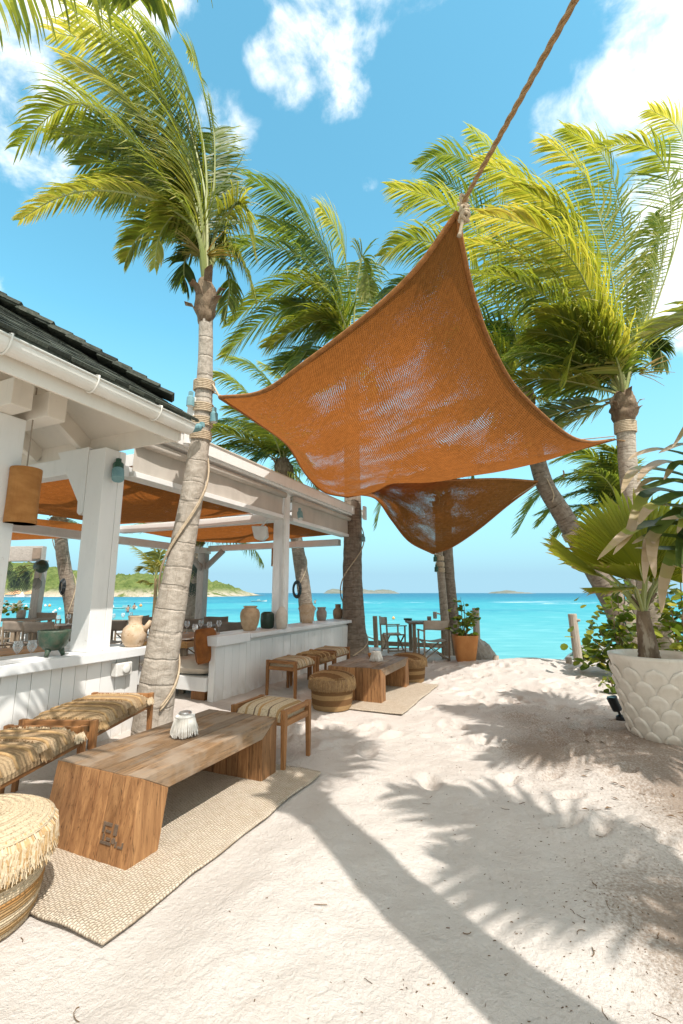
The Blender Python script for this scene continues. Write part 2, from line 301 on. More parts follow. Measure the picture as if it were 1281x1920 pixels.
def rugmat():
    m, t, out = newmat('rug'); tc = t.n('ShaderNodeTexCoord'); v = tc.outputs['Object']; s = t.sep(v)
    row = t.math('DIVIDE', t.math('ADD', s[0], t.math('MULTIPLY', t.noise(v, 9, 3), .03)), .0165); ri = t.math('FLOOR', row)
    off = t.math('MULTIPLY', t.math('FRACT', t.math('MULTIPLY', ri, .37)), .7)
    kx = t.math('ABSOLUTE', t.math('SUBTRACT', t.math('FRACT', row), .5))
    jit = t.math('MULTIPLY', t.noise(v, 30, 3), 1.5)
    ky = t.math('ABSOLUTE', t.math('SUBTRACT', t.math('FRACT', t.math('ADD', t.math('ADD', t.math('DIVIDE', s[1], .022), off), jit)), .5))
    h = t.math('MULTIPLY', t.rng(kx, .5, .2), t.rng(ky, .5, .25))
    c = t.mix(t.rng(t.noise(v, 14, 5, .7), .3, .7), (.56, .455, .335), (.66, .56, .44))
    c = t.mix(t.math('MULTIPLY', t.rng(h, .45, .05), .5), c, (.21, .145, .085))
    c = t.mix(t.math('MULTIPLY', t.rng(t.noise(v, 2.5, 3), .5, .7), .35), c, (.62, .53, .42))
    princ(t, out, c, .95, t.bump(h, .8, .01), 0, .1)
rugmat()
def glassmat():
    m, t, out = newmat('glass'); p = princ(t, out, (.95, .97, .97), .02, None, 0, .5)
    tp = t.n('ShaderNodeBsdfTransparent'); ms = t.n('ShaderNodeMixShader'); f = t.n('ShaderNodeLayerWeight'); f.inputs[0].default_value = .35
    t.put(ms.inputs[0], t.math('ADD', .1, t.math('MULTIPLY', f.outputs['Facing'], .7))); t.t.links.new(tp.outputs[0], ms.inputs[1]); t.t.links.new(p.outputs[0], ms.inputs[2]); t.t.links.new(ms.outputs[0], out.inputs[0])
glassmat()
def seamat():
    m, t, out = newmat('sea'); g = t.n('ShaderNodeNewGeometry'); v = g.outputs['Position']
    d = t.vm('DOT_PRODUCT', v, tuple(FW)); l = t.vm('DOT_PRODUCT', v, tuple(RT))
    lg = t.math('LOGARITHM', t.math('MAXIMUM', d, 1), 10)
    lw = t.math('ADD', lg, t.math('MULTIPLY', t.math('SUBTRACT', t.noise(t.mapping(v, (.006, .018, .02)), 1, 4), .5), .22))
    c = t.ramp(t.math('DIVIDE', lw, 4), [(.28, (.125, .36, .36)), (.38, (.09, .33, .35)), (.46, (.050, .30, .33)), (.52, (.026, .26, .31)), (.58, (.012, .17, .245)), (.66, (.008, .115, .20)), (.9, (.010, .092, .17))])
    reef = t.noise(t.mapping(t.comb(d, t.math('MULTIPLY', l, .22), 0), (.022, .05, 1)), 1, 5, .65)
    rm = t.math('MULTIPLY', t.math('MULTIPLY', t.rng(reef, .50, .62), t.rng(d, 45, 75)), t.rng(d, 260, 150))
    c = t.mix(t.math('MULTIPLY', rm, .6), c, (.012, .15, .24))
    fm = t.noise(t.mapping(t.comb(t.math('MULTIPLY', d, .09), t.math('MULTIPLY', l, .028), 0), (1, 1, 1)), 1, 6, .75, .6)
    foam = t.math('MULTIPLY', t.math('MULTIPLY', t.rng(fm, .575, .63), t.rng(d, 108, 126)), t.rng(d, 176, 150))
    foam = t.math('MULTIPLY', foam, t.rng(t.noise(t.comb(t.math('MULTIPLY', l, .017), 3.3, 0), 1, 2), .40, .52))
    c = t.mix(t.math('MULTIPLY', foam, .95), c, (.8, .82, .82))
    wv = t.noise(t.mapping(t.comb(t.math('MULTIPLY', d, 1.0), t.math('MULTIPLY', l, .35), 0), (.9, .9, 1)), 1, 6, .6, .4)
    c = t.mix(t.math('MULTIPLY', t.rng(wv, .5, .66), .42), c, (.20, .45, .46))  # ripple lightening: small glints painted into the water colour
    c = t.mix(t.math('MULTIPLY', t.rng(wv, .48, .32), .34), c, (.01, .19, .27))
    princ(t, out, c, .4, t.bump(wv, .25, .3), 0, .03)
seamat()
def hillmat():
    m, t, out = newmat('hill_green'); tc = t.n('ShaderNodeTexCoord'); v = tc.outputs['Object']; s = t.sep(v)
    n = t.noise(v, .10, 5, .7); n2 = t.noise(v, .45, 4, .7)
    c = t.ramp(t.math('ADD', t.math('MULTIPLY', n, .6), t.math('MULTIPLY', n2, .4)), [(.34, (.06, .09, .025)), (.5, (.12, .155, .045)), (.66, (.20, .215, .075))])
    rk = t.math('MULTIPLY', t.rng(s[2], 10, 2), t.rng(t.noise(v, .06, 4, .7), .40, .55))
    c = t.mix(rk, c, (.48, .40, .31))
    princ(t, out, c, .95, t.bump(n2, .6, 2.0), 0, .1)
hillmat()
# ---------------------------------------------------------------- mesh helpers
OFF = {}
def V(*a): return Vector(a[0]) if len(a) == 1 else Vector(a)
class MB:
    def __init__(s): s.v = []; s.f = []; s.uv = {}; s.mi = []; s.tone = []; s.va = []
    def add(s, vs, fs, mi=0, tone=0.0, uvs=None):
        b = len(s.v); s.v += [tuple(x) for x in vs]
        for i, f in enumerate(fs):
            if uvs: s.uv[len(s.f)] = uvs[i]
            s.f.append(tuple(k + b for k in f)); s.mi.append(mi); s.tone.append(tone)
    def box(s, lo, hi, mi=0, rot=None, tone=0):
        x0, y0, z0 = lo; x1, y1, z1 = hi
        vs = [Vector(p) for p in ((x0,y0,z0),(x1,y0,z0),(x1,y1,z0),(x0,y1,z0),(x0,y0,z1),(x1,y0,z1),(x1,y1,z1),(x0,y1,z1))]
        if rot is not None:
            c = (Vector(lo) + Vector(hi)) / 2; vs = [rot @ (p - c) + c for p in vs]
        s.add(vs, [(0,3,2,1),(4,5,6,7),(0,1,5,4),(1,2,6,5),(2,3,7,6),(3,0,4,7)], mi, tone)
    def bar(s, a, b, w, h, up=(0, 0, 1), mi=0, w2=None, h2=None):
        a = Vector(a); b = Vector(b); t = (b - a).normalized(); x = t.cross(Vector(up))
        if x.length < 1e-4: x = t.cross(Vector((1, 0, 0)))
        x.normalize(); y = x.cross(t); w2 = w2 or w; h2 = h2 or h
        vs = []
        for p, ww, hh in ((a, w, h), (b, w2, h2)):
            vs += [p - x*ww/2 - y*hh/2, p + x*ww/2 - y*hh/2, p + x*ww/2 + y*hh/2, p - x*ww/2 + y*hh/2]
        s.add(vs, [(0,3,2,1),(4,5,6,7),(0,1,5,4),(1,2,6,5),(2,3,7,6),(3,0,4,7)], mi)
    def tube(s, pts, rad, n=8, mi=0, cap=True, uvl=False, tone=0):
        pts = [Vector(p) for p in pts]; m = len(pts)
        if not hasattr(rad, '__len__'): rad = [rad] * m
        vs = []; prev = None; L = 0; ls = []
        for i, p in enumerate(pts):
            t = (pts[min(i+1, m-1)] - pts[max(i-1, 0)]).normalized()
            if prev is None:
                x = t.cross(Vector((0, 0, 1)));  x = x if x.length > .05 else t.cross(Vector((0, 1, 0)))
            else: x = prev - t * prev.dot(t)
            x.normalize(); prev = x; y = t.cross(x)
            if i: L += (p - pts[i-1]).length
            ls.append(L); r = rad[i]
            for k in range(n):
                a = 2 * PI * k / n; rr = r(a) if callable(r) else r
                vs.append(p + x * (math.cos(a) * rr) + y * (math.sin(a) * rr))
        fs = []; uvs = []
        for i in range(m - 1):
            for k in range(n):
                k2 = (k + 1) % n; fs.append((i*n+k, i*n+k2, (i+1)*n+k2, (i+1)*n+k))
                uvs.append(((k/n, ls[i]), ((k+1)/n, ls[i]), ((k+1)/n, ls[i+1]), (k/n, ls[i+1])))
        if cap:
            fs += [tuple(range(n-1, -1, -1)), tuple((m-1)*n + k for k in range(n))]; uvs += [tuple((0, 0) for _ in range(n))] * 2
        s.add(vs, fs, mi, tone, uvs if uvl else None)
    def lathe(s, prof, n=20, c=(0, 0, 0), mi=0, fn=None):
        vs = []; c = Vector(c)
        for j, (r, z) in enumerate(prof):
            for k in range(n):
                a = 2 * PI * k / n; rr = r if fn is None else fn(r, z, a); vs.append(c + Vector((math.cos(a)*rr, math.sin(a)*rr, z)))
        fs = [(j*n+k, j*n+(k+1) % n, (j+1)*n+(k+1) % n, (j+1)*n+k) for j in range(len(prof)-1) for k in range(n)]
        if prof[0][0] > 1e-5: fs.append(tuple(range(n-1, -1, -1)))
        if prof[-1][0] > 1e-5: fs.append(tuple((len(prof)-1)*n + k for k in range(n)))
        s.add(vs, fs, mi)
    def grid(s, P, nu, nv, mi=0, uvf=None):
        b = [P(i / nu, j / nv) for j in range(nv + 1) for i in range(nu + 1)]
        fs = [(j*(nu+1)+i, j*(nu+1)+i+1, (j+1)*(nu+1)+i+1, (j+1)*(nu+1)+i) for j in range(nv) for i in range(nu)]
        uvs = None
        if uvf: uvs = [tuple(uvf(*q) for q in ((i/nu, j/nv), ((i+1)/nu, j/nv), ((i+1)/nu, (j+1)/nv), (i/nu, (j+1)/nv))) for j in range(nv) for i in range(nu)]
        s.add(b, fs, mi, 0, uvs)
    def mesh(s, name, mats, off=(0, 0, 0), smooth=False):
        me = bpy.data.meshes.new(name); o = Vector(off)
        me.from_pydata([(x - o.x, y - o.y, z - o.z) for x, y, z in s.v], [], s.f)
        for m in (mats if isinstance(mats, (list, tuple)) else [mats]): me.materials.append(MATS[m])
        if any(s.mi): me.polygons.foreach_set('material_index', s.mi)
        if any(s.tone): me.attributes.new('tone', 'FLOAT', 'FACE').data.foreach_set('value', s.tone)
        if s.uv:
            ul = me.uv_layers.new(name='UVMap')
            for fi, uv in s.uv.items():
                for li, q in zip(me.polygons[fi].loop_indices, uv): ul.data[li].uv = q
        if smooth: me.polygons.foreach_set('use_smooth', [True] * len(me.polygons))
        return me
    def build(s, name, mats, parent=None, smooth=False, bevel=0, kind=None):
        if parent is None:
            a = np.array(s.v); off = Vector(((a[:,0].min()+a[:,0].max())/2, (a[:,1].min()+a[:,1].max())/2, a[:,2].min()))
        else: off = OFF[parent.name]
        o = bpy.data.objects.new(name, s.mesh(name, mats, off, smooth)); C.objects.link(o)
        OFF[o.name] = off
        if parent is None: o.location = off
        else: o.parent = parent
        if bevel:
            md = o.modifiers.new('bevel', 'BEVEL'); md.width = bevel; md.segments = 2; md.limit_method = 'ANGLE'; md.angle_limit = .6
        if kind: o['kind'] = kind
        return o
def tag(o, label, cat, group=None):
    o['label'] = label; o['category'] = cat
    if group: o['group'] = group
    return o
def thing(name, loc, label=None, cat=None, group=None):
    o = bpy.data.objects.new(name, None); C.objects.link(o); o.location = loc; o.empty_display_size = .1; OFF[o.name] = Vector(loc)
    if label: tag(o, label, cat, group)
    return o
def inst(name, me, parent, loc, rot=(0, 0, 0), scale=(1, 1, 1)):    # one more piece sharing a mesh; loc in world coordinates
    o = bpy.data.objects.new(name, me); C.objects.link(o); o.parent = parent; o.location = Vector(loc) - OFF[parent.name]
    o.rotation_euler = rot; o.scale = scale; OFF[o.name] = OFF[parent.name]; return o
def copy_tree(o, parent=None):
    c = o.copy(); C.objects.link(c); OFF[c.name] = OFF[o.name]
    if parent is not None: c.parent = parent
    for ch in list(o.children): copy_tree(ch, c)
    return c
def place(src, used, loc, rz, label=None, group=None):
    o = src if not used else copy_tree(src)
    o.location = loc; o.rotation_euler = (0, 0, rz)
    if label: o['label'] = label
    if group: o['group'] = group
    return o
def crom(pts, n):                     # Catmull-Rom through points
    P = [Vector(p) for p in pts]; P = [P[0]*2 - P[1]] + P + [P[-1]*2 - P[-2]]; out = []
    m = len(P) - 3
    for i in range(n + 1):
        u = i / n * m; k = min(int(u), m - 1); t = u - k; a, b, c, d = P[k:k+4]
        out.append(.5 * ((2*b) + (c - a)*t + (2*a - 5*b + 4*c - d)*t*t + (3*b - a - 3*c + d)*t**3))
    return out
def lerp(a, b, t): return a + (b - a) * t
def rnd(a, b): return random.uniform(a, b)
def rotz(a): return Matrix.Rotation(a, 3, 'Z')

# ---------------------------------------------------------------- ground, sea, land
def camd(x, y): return x*FW.x + y*FW.y, x*RT.x + y*RT.y
def vnoise(x, y, s, seed):            # value noise on numpy arrays
    x = x / s + seed * 17.3; y = y / s + seed * 9.7
    xi = np.floor(x).astype(int); yi = np.floor(y).astype(int); fx = x - xi; fy = y - yi
    fx = fx*fx*(3-2*fx); fy = fy*fy*(3-2*fy)
    def h(a, b):
        q = np.sin(a * 127.1 + b * 311.7 + seed * 74.7) * 43758.5453; return q - np.floor(q)
    return (h(xi,yi)*(1-fx)+h(xi+1,yi)*fx)*(1-fy) + (h(xi,yi+1)*(1-fx)+h(xi+1,yi+1)*fx)*fy - .5
SEA = -1.25
def smooth(a, b, x): t = np.clip((x - a) / (b - a), 0, 1); return t*t*(3-2*t)
FLAT = [(-2.5, 2.6, .75, 1.2), (-2.45, 6.5, .75, 1.0)]
np.random.seed(5)
FEET = [(np.random.uniform(-3.0, 2.0), np.random.uniform(.8, 10.5), np.random.uniform(0, PI), np.random.uniform(.8, 1.25)) for _ in range(260)]
def edge(l):                          # how far ahead the sand reaches before it drops to the sea
    return 12.9 - 2.75 * smooth(2.2, 3.0, l) + 3.5 * smooth(5.4, 7.0, l) + 7.5 * smooth(-1.5, -4.0, l)
def ground_z(x, y, feet=True):
    x = np.asarray(x, float); y = np.asarray(y, float)
    d, l = camd(x, y)
    z = .10*vnoise(x, y, 2.3, 1) + .042*vnoise(x, y, .8, 2) + .024*vnoise(x, y, .33, 3) + .016*vnoise(x, y, .15, 4) + .011*vnoise(x, y, .07, 6)
    if feet:
        for fx, fy, a, sc in FEET:
            if fy < 3.2 and fx < .9 - .5*(3.2-fy): continue
            dx = x - fx; dy = y - fy; u = (dx*math.cos(a) + dy*math.sin(a)) / (.135*sc); v = (-dx*math.sin(a) + dy*math.cos(a)) / (.062*sc)
            q = u*u + v*v; z = z + np.where(q < 8, -.042*np.exp(-q*q*.9) + .016*np.exp(-(np.sqrt(q) - 1.45)**2 * 3), 0)
    fl = np.zeros_like(x)
    for cx, cy, hx, hy in FLAT: fl = np.maximum(fl, smooth(.35, 0, np.maximum(np.abs(x-cx)-hx, np.abs(y-cy)-hy)))
    z = z * (1 - .92*fl) - .012*fl
    z = z * np.where(x < -4.3, .4, 1)
    px, py = gz(1235, 1405).x, gz(1235, 1405).y
    z = z + .05*np.exp(-(((x-px)**2 + (y-py)**2) / .5))
    # a drift of sand banked up along the right and around the far end
    z = z + .05*np.exp(-((d - 9.6)**2)/1.2) * smooth(1.0, 3.0, l)
    e = edge(l)
    z = z - np.clip(d - e, 0, 6) * .55 + .0
    return z
xs = np.concatenate([np.arange(-34, -5.2, .8), np.arange(-5.2, -3, .07), np.arange(-3, 2.0, .026), np.arange(2.0, 5, .12), np.arange(5, 30, 1.2)])
ys = np.concatenate([np.arange(-14, .4, .5), np.arange(.4, 6.5, .026), np.arange(6.5, 13, .055), np.arange(13, 40, .7)])
X, Y = np.meshgrid(xs, ys); Z = ground_z(X, Y)
nx, ny = len(xs), len(ys)
me = bpy.data.meshes.new('sand')
vv = np.stack([X, Y, Z], -1).reshape(-1, 3); idx = np.arange(nx*ny).reshape(ny, nx)
q = np.stack([idx[:-1,:-1], idx[:-1,1:], idx[1:,1:], idx[1:,:-1]], -1).reshape(-1, 4)
me.vertices.add(len(vv)); me.vertices.foreach_set('co', vv.ravel()); me.loops.add(q.size); me.loops.foreach_set('vertex_index', q.ravel().astype(np.int32))
me.polygons.add(len(q)); me.polygons.foreach_set('loop_start', np.arange(0, q.size, 4, dtype=np.int32)); me.update(calc_edges=True); me.validate()
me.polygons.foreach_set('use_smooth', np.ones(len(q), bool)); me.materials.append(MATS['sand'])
D_, L_ = camd(X, Y)
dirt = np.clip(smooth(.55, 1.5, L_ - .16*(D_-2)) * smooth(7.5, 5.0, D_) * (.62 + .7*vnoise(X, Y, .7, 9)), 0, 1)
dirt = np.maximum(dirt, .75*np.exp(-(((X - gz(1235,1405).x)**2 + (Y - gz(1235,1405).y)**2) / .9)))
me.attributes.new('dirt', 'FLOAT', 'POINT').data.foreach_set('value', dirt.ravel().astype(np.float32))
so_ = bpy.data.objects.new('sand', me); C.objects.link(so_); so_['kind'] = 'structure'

m = MB(); R0 = 30000
m.grid(lambda u, v: tuple(RT*lerp(-R0, R0, u) + FW*lerp(-30, R0, v) + UP*SEA), 6, 6); m.build('sea', 'sea', kind='structure')
# sea bed under the shallow edge is the sand sheet itself; a strip of wet beach runs to the left
# hill across the bay
def hill_h(l, prof):
    for (a, ha), (b, hb) in zip(prof, prof[1:]):
        if a <= l <= b: return lerp(ha, hb, (l-a)/(b-a))
    return 0
def land(name, D, prof_px, depth, mat, nu, nv, rough, zs):
    prof = [((px-640.5)/866*D, max(0.0, (1112-py)/866*D*1.0)) for px, py in prof_px]
    lo, hi = prof[0][0], prof[-1][0]
    mb = MB()
    def P(u, v):
        l = lerp(lo, hi, u); h = hill_h(l, prof)
        s = math.sin(min(v, .999)*PI/2)
        base = RT*l + FW*(D*(1-.0) + v*depth)
        amp = rough*min(1, h/8)
        nz = mnoise.noise((l/zs, v*depth/zs, 1)) * amp + abs(mnoise.noise((l/zs*3.1, v*depth/zs*3.1, 4))) * amp*.55
        return tuple(base + UP*(SEA - .6 + (h + 1.2)*(s**.8) + (nz if .02 < v < 1 else 0)))
    mb.grid(P, nu, nv); return mb.build(name, mat, smooth=False, kind='structure')
land('green_hill', 330, [(-900,1040),(-500,1010),(-250,1030),(-60,1055),(10,1062),(60,1063),(110,1060),(150,1063),(200,1066),(240,1071),(280,1077),(320,1090),(350,1098),(370,1104),(392,1110),(405,1112),(425,1113.5)], 180, 'hill_green', 420, 46, 5.5, 9)
land('rocky_island', 2600, [(606,1111.5),(612,1106),(622,1102),(634,1104),(645,1108),(662,1110),(672,1108),(684,1103.5),(697,1106),(708,1107),(722,1104),(738,1105),(747,1108),(752,1112)], 300, 'island_rock', 90, 10, 6, 40)
land('rocky_island', 2900, [(938,1112),(946,1109),(962,1108),(975,1105.5),(985,1109),(1000,1110),(1012,1112)], 250, 'island_rock', 60, 8, 5, 40)
# houses at the foot of the hill
for i, (px, wpx, hpx, lab) in enumerate([(22, 24, 9, 'orange roofed beach house at the hill foot, left end of the row'), (31, 15, 12, 'tallest orange roofed house at the far foot of the hill'), (55, 20, 11, 'orange roofed beach house right of the white tent across the bay')]):
    D = 322; c = at(px, 1119, D); sc = D/866; wd = wpx*sc; h = hpx*sc
    r = thing('beach_house', c, lab, 'house', 'houses across the bay')
    b = MB(); b.box((c.x-wd/2, c.y-2, c.z-.4), (c.x+wd/2, c.y+2, c.z+h*.45)); b.build('wall', 'house_wall', r)
    b = MB(); z0 = c.z+h*.45; b.add([(c.x-wd*.56,c.y-2.5,z0),(c.x+wd*.56,c.y-2.5,z0),(c.x+wd*.56,c.y+2.5,z0),(c.x-wd*.56,c.y+2.5,z0),(c.x-wd*.2,c.y,z0+h*.6),(c.x+wd*.2,c.y,z0+h*.6)], [(0,3,2,1),(0,1,5,4),(2,3,4,5),(1,2,5),(3,0,4)]); b.build('roof', 'house_roof', r)
c = at(41, 1119, 318); b = MB(); h = 3.2
b.lathe([(2.6,0),(2.5,1.0),(1.3,1.6),(.25,3.2),(0,3.4)], 4, c, 0); tag(b.build('beach_tent', 'white_plastic'), 'white peaked tent between the orange roofs across the bay', 'tent')

# ---------------------------------------------------------------- sail cloths
def coons(c0, c1, d0, d1, sag, nu, nv, wr=.0, seed=0):   # c0,c1: v=0 and v=1 edges (along u); d0,d1: u=0 and u=1 edges (along v)
    e = [crom(c, 60) for c in (c0, c1, d0, d1)]
    def ev(c, t): k = t*60; i = min(int(k), 59); return c[i].lerp(c[i+1], k-i)
    def P(u, v):
        a = ev(e[0],u)*(1-v) + ev(e[1],u)*v; b = ev(e[2],v)*(1-u) + ev(e[3],v)*u
        cc = (e[0][0]*(1-u)+e[0][60]*u)*(1-v) + (e[1][0]*(1-u)+e[1][60]*u)*v
        p = a + b - cc; k = (math.sin(PI*u)*math.sin(PI*v))
        p = p + UP*(-sag*k**.8)
        if wr: p = p + UP*(wr*k**.5*mnoise.noise((u*7+seed, v*4, seed))) + RT*(wr*.5*k**.5*mnoise.noise((u*5, v*9+seed, 3)))
        return tuple(p)
    return P, e
def sheet(name, corners_edges, sag, size, label, wr=.05, seed=0, mat='burlap_sail', parent=None, hem=True, nu=60, nv=50, hem_mat='rope_tan', openk=1.0):
    P, e = coons(*corners_edges, sag, nu, nv, wr, seed)
    mb = MB(); mb.grid(P, nu, nv, 0, lambda u, v: (u*size[0], v*size[1]))
    def mk(par):
        o = mb.build('cloth' if par is not None else name, mat, par, smooth=True)
        me = o.data; at_ = me.attributes.new('open', 'FLOAT', 'POINT')
        val = []
        for j in range(nv+1):
            for i in range(nu+1):
                u, v = i/nu, j/nv; k = min(u, 1-u, v, 1-v); val.append(openk*max(0, min(1, (k-.045)*12)))
        at_.data.foreach_set('value', val); return o
    if not hem: return mk(parent), P
    c = Vector(P(.5, .5)); r = thing(name, (c.x, c.y, c.z), label, 'shade sail')
    mk(r)
    for cv in e:
        h = MB(); h.tube(cv, [.022]*61, 6); h.build('hem', 'burlap_hem', r, smooth=True)
    return r, P
plain('burlap_hem', (.36, .15, .045), (.25, .10, .026), 14, .95, .9, 70, .01)
T = at(858, 398, 3.0); Lc = at(412, 745, 5.0); Rc = at(1152, 824, 8.0); Fc = at(652, 932, 10.3)
sail1 = sheet('shade_sail', (
    [T, at(780, 505, 3.2), at(690, 590, 3.5), at(575, 678, 4.0), at(490, 735, 4.5), Lc],                                # T -> L (left hem)
    [Rc, at(1060, 848, 8.3), at(930, 868, 8.8), at(800, 882, 9.4), at(715, 918, 9.9), Fc],                              # R -> F (far hem)
    [T, at(868, 470, 3.15), at(892, 570, 3.6), at(925, 655, 4.2), at(975, 735, 5.1), at(1060, 812, 6.6), at(1105, 828, 7.3), Rc],   # T -> R (right hem)
    [Lc, at(480, 790, 5.9), at(540, 835, 7.4), at(573, 888, 8.7), at(608, 922, 9.7), Fc]), .40, (4.6, 6.4), 'large rust brown burlap sail stretched from the high rope over the path', .07, 1)[0]
A = at(664, 926, 10.45); B_ = at(812, 1038, 11.0); Cc = at(1012, 903, 10.0); Gc = at(745, 905, 8.2)
sail2 = sheet('shade_sail', (
    [A, at(705, 935, 10.5), at(735, 975, 10.6), at(768, 1015, 10.8), B_],
    [Gc, at(800, 902, 8.6), at(860, 900, 9.0), at(940, 898, 9.5), Cc],
    [A, at(690, 915, 9.8), at(715, 908, 9.0), Gc],
    [B_, at(850, 1024, 10.85), at(900, 990, 10.6), at(955, 945, 10.3), Cc]), .26, (3.4, 2.6), 'smaller rust burlap sail hanging lower behind the large sail', .05, 5)[0]
# ---------------------------------------------------------------- palms
WIND = -RT
def frond_mesh(mb, pts, L=.75, n=84, wind=.55, droop=.5, start=.16, wid=.027, dry=0, side_bias=0, spread=1.0, tone0=None, rr=.024, ):
    N = 46; c = crom(pts, N); ln = sum((c[i+1]-c[i]).length for i in range(N))
    t0 = rnd(.14, .52) if tone0 is None else tone0
    mb.tube(c, [rr*(1.25 - 1.08*(i/N)**.7) for i in range(N+1)], 5, 1, True, False, .72)
    up0 = Vector((0, 0, 1))
    tw = rnd(-.25, .25)
    for k in range(n):
        u = start + (1-start)*((k + .5)/n); i = min(int(u*N), N-1); p = c[i].lerp(c[i+1], u*N - i); t = (c[i+1]-c[i]).normalized()
        s = t.cross(up0); s = s.normalized() if s.length > .15 else t.cross(FW).normalized()
        nn = s.cross(t)
        s = s*math.cos(tw) + nn*math.sin(tw); nn = s.cross(t)
        prof = (.42 + .58*math.sin(PI*min(1, (u-start)/(1-start)*.92+.08)**.75)) * (1 if u < .9 else lerp(1, .62, (u-.9)/.1))
        for sg in (-1, 1):
            if random.random() < .035: continue
            l = L*prof*rnd(.82, 1.1)
            d = (s*sg*spread*rnd(.85,1.1) + t*(.42 + .75*u*u + rnd(-.1,.1)) + nn*rnd(.12, .34)).normalized()
            d = (d + WIND*wind*rnd(.25,.5) + side_bias*s).normalized()
            pull = WIND*(wind*rnd(.35, .75)) - UP*(droop*rnd(.55, 1.15))
            tone = t0 + rnd(-.14, .14) + (.5*dry if random.random() < dry else 0) + (.10 if u > .8 else 0)
            vs = []; q = V(p); seg = 4
            wv0 = (t - d*t.dot(d)).normalized()
            if random.random() < .5: wv0 = (wv0 + nn*rnd(-.6, .6)).normalized()
            ws = (.55, 1.0, .85, .55, .06)
            for j in range(seg+1):
                wv = (wv0 - d*wv0.dot(d)).normalized(); h = wid*.5*ws[j]
                vs += [q - wv*h, q + wv*h]
                if j < seg:
                    d = (d + pull*(.16 + .20*j)).normalized(); q = q + d*(l/seg)
            mb.v += [tuple(x) for x in vs]; b = len(mb.v) - 2*(seg+1)
            for j in range(seg):
                mb.f.append((b+2*j, b+2*j+1, b+2*j+3, b+2*j+2)); mb.mi.append(0)
                mb.tone.append(min(.97, max(.02, tone + (rnd(.15,.4) if j == seg-1 and random.random() < .4 else 0))))
def auto_pts(c, az, el, ln, wind=.5, grav=.35, n=5):
    d = Vector((math.cos(az)*math.cos(el), math.sin(az)*math.cos(el), math.sin(el))); p = V(c); out = [V(p)]
    for k in range(n):
        p = p + d*(ln/n); out.append(V(p)); d = (d + WIND*wind*(.35+.3*k)*.55 - UP*grav*(.25+.32*k)*.6).normalized()
    return out
def trunk_mb(pts, radii, seed, n=14, ring=.028):
    ln = sum((Vector(b)-Vector(a)).length for a, b in zip(pts, pts[1:])); N = max(30, int(ln/.055))
    c = crom(pts, N); R = []
    for i in range(N+1):
        u = i/N*(len(radii)-1); k = min(int(u), len(radii)-2); r = lerp(radii[k], radii[k+1], u-k)
        r *= 1 + ring*.6*(mnoise.noise((i*.9, seed*2.1, 5))) + .03*mnoise.noise((i*.35, seed, 0))
        R.append(lambda a, r=r, i=i: r*(1 + .018*math.sin(3*a+seed) + .022*mnoise.noise((math.cos(a)*2, math.sin(a)*2, i*.18+seed))))
    m = MB(); m.tube(c, R, n, 0, True, True); return m, c
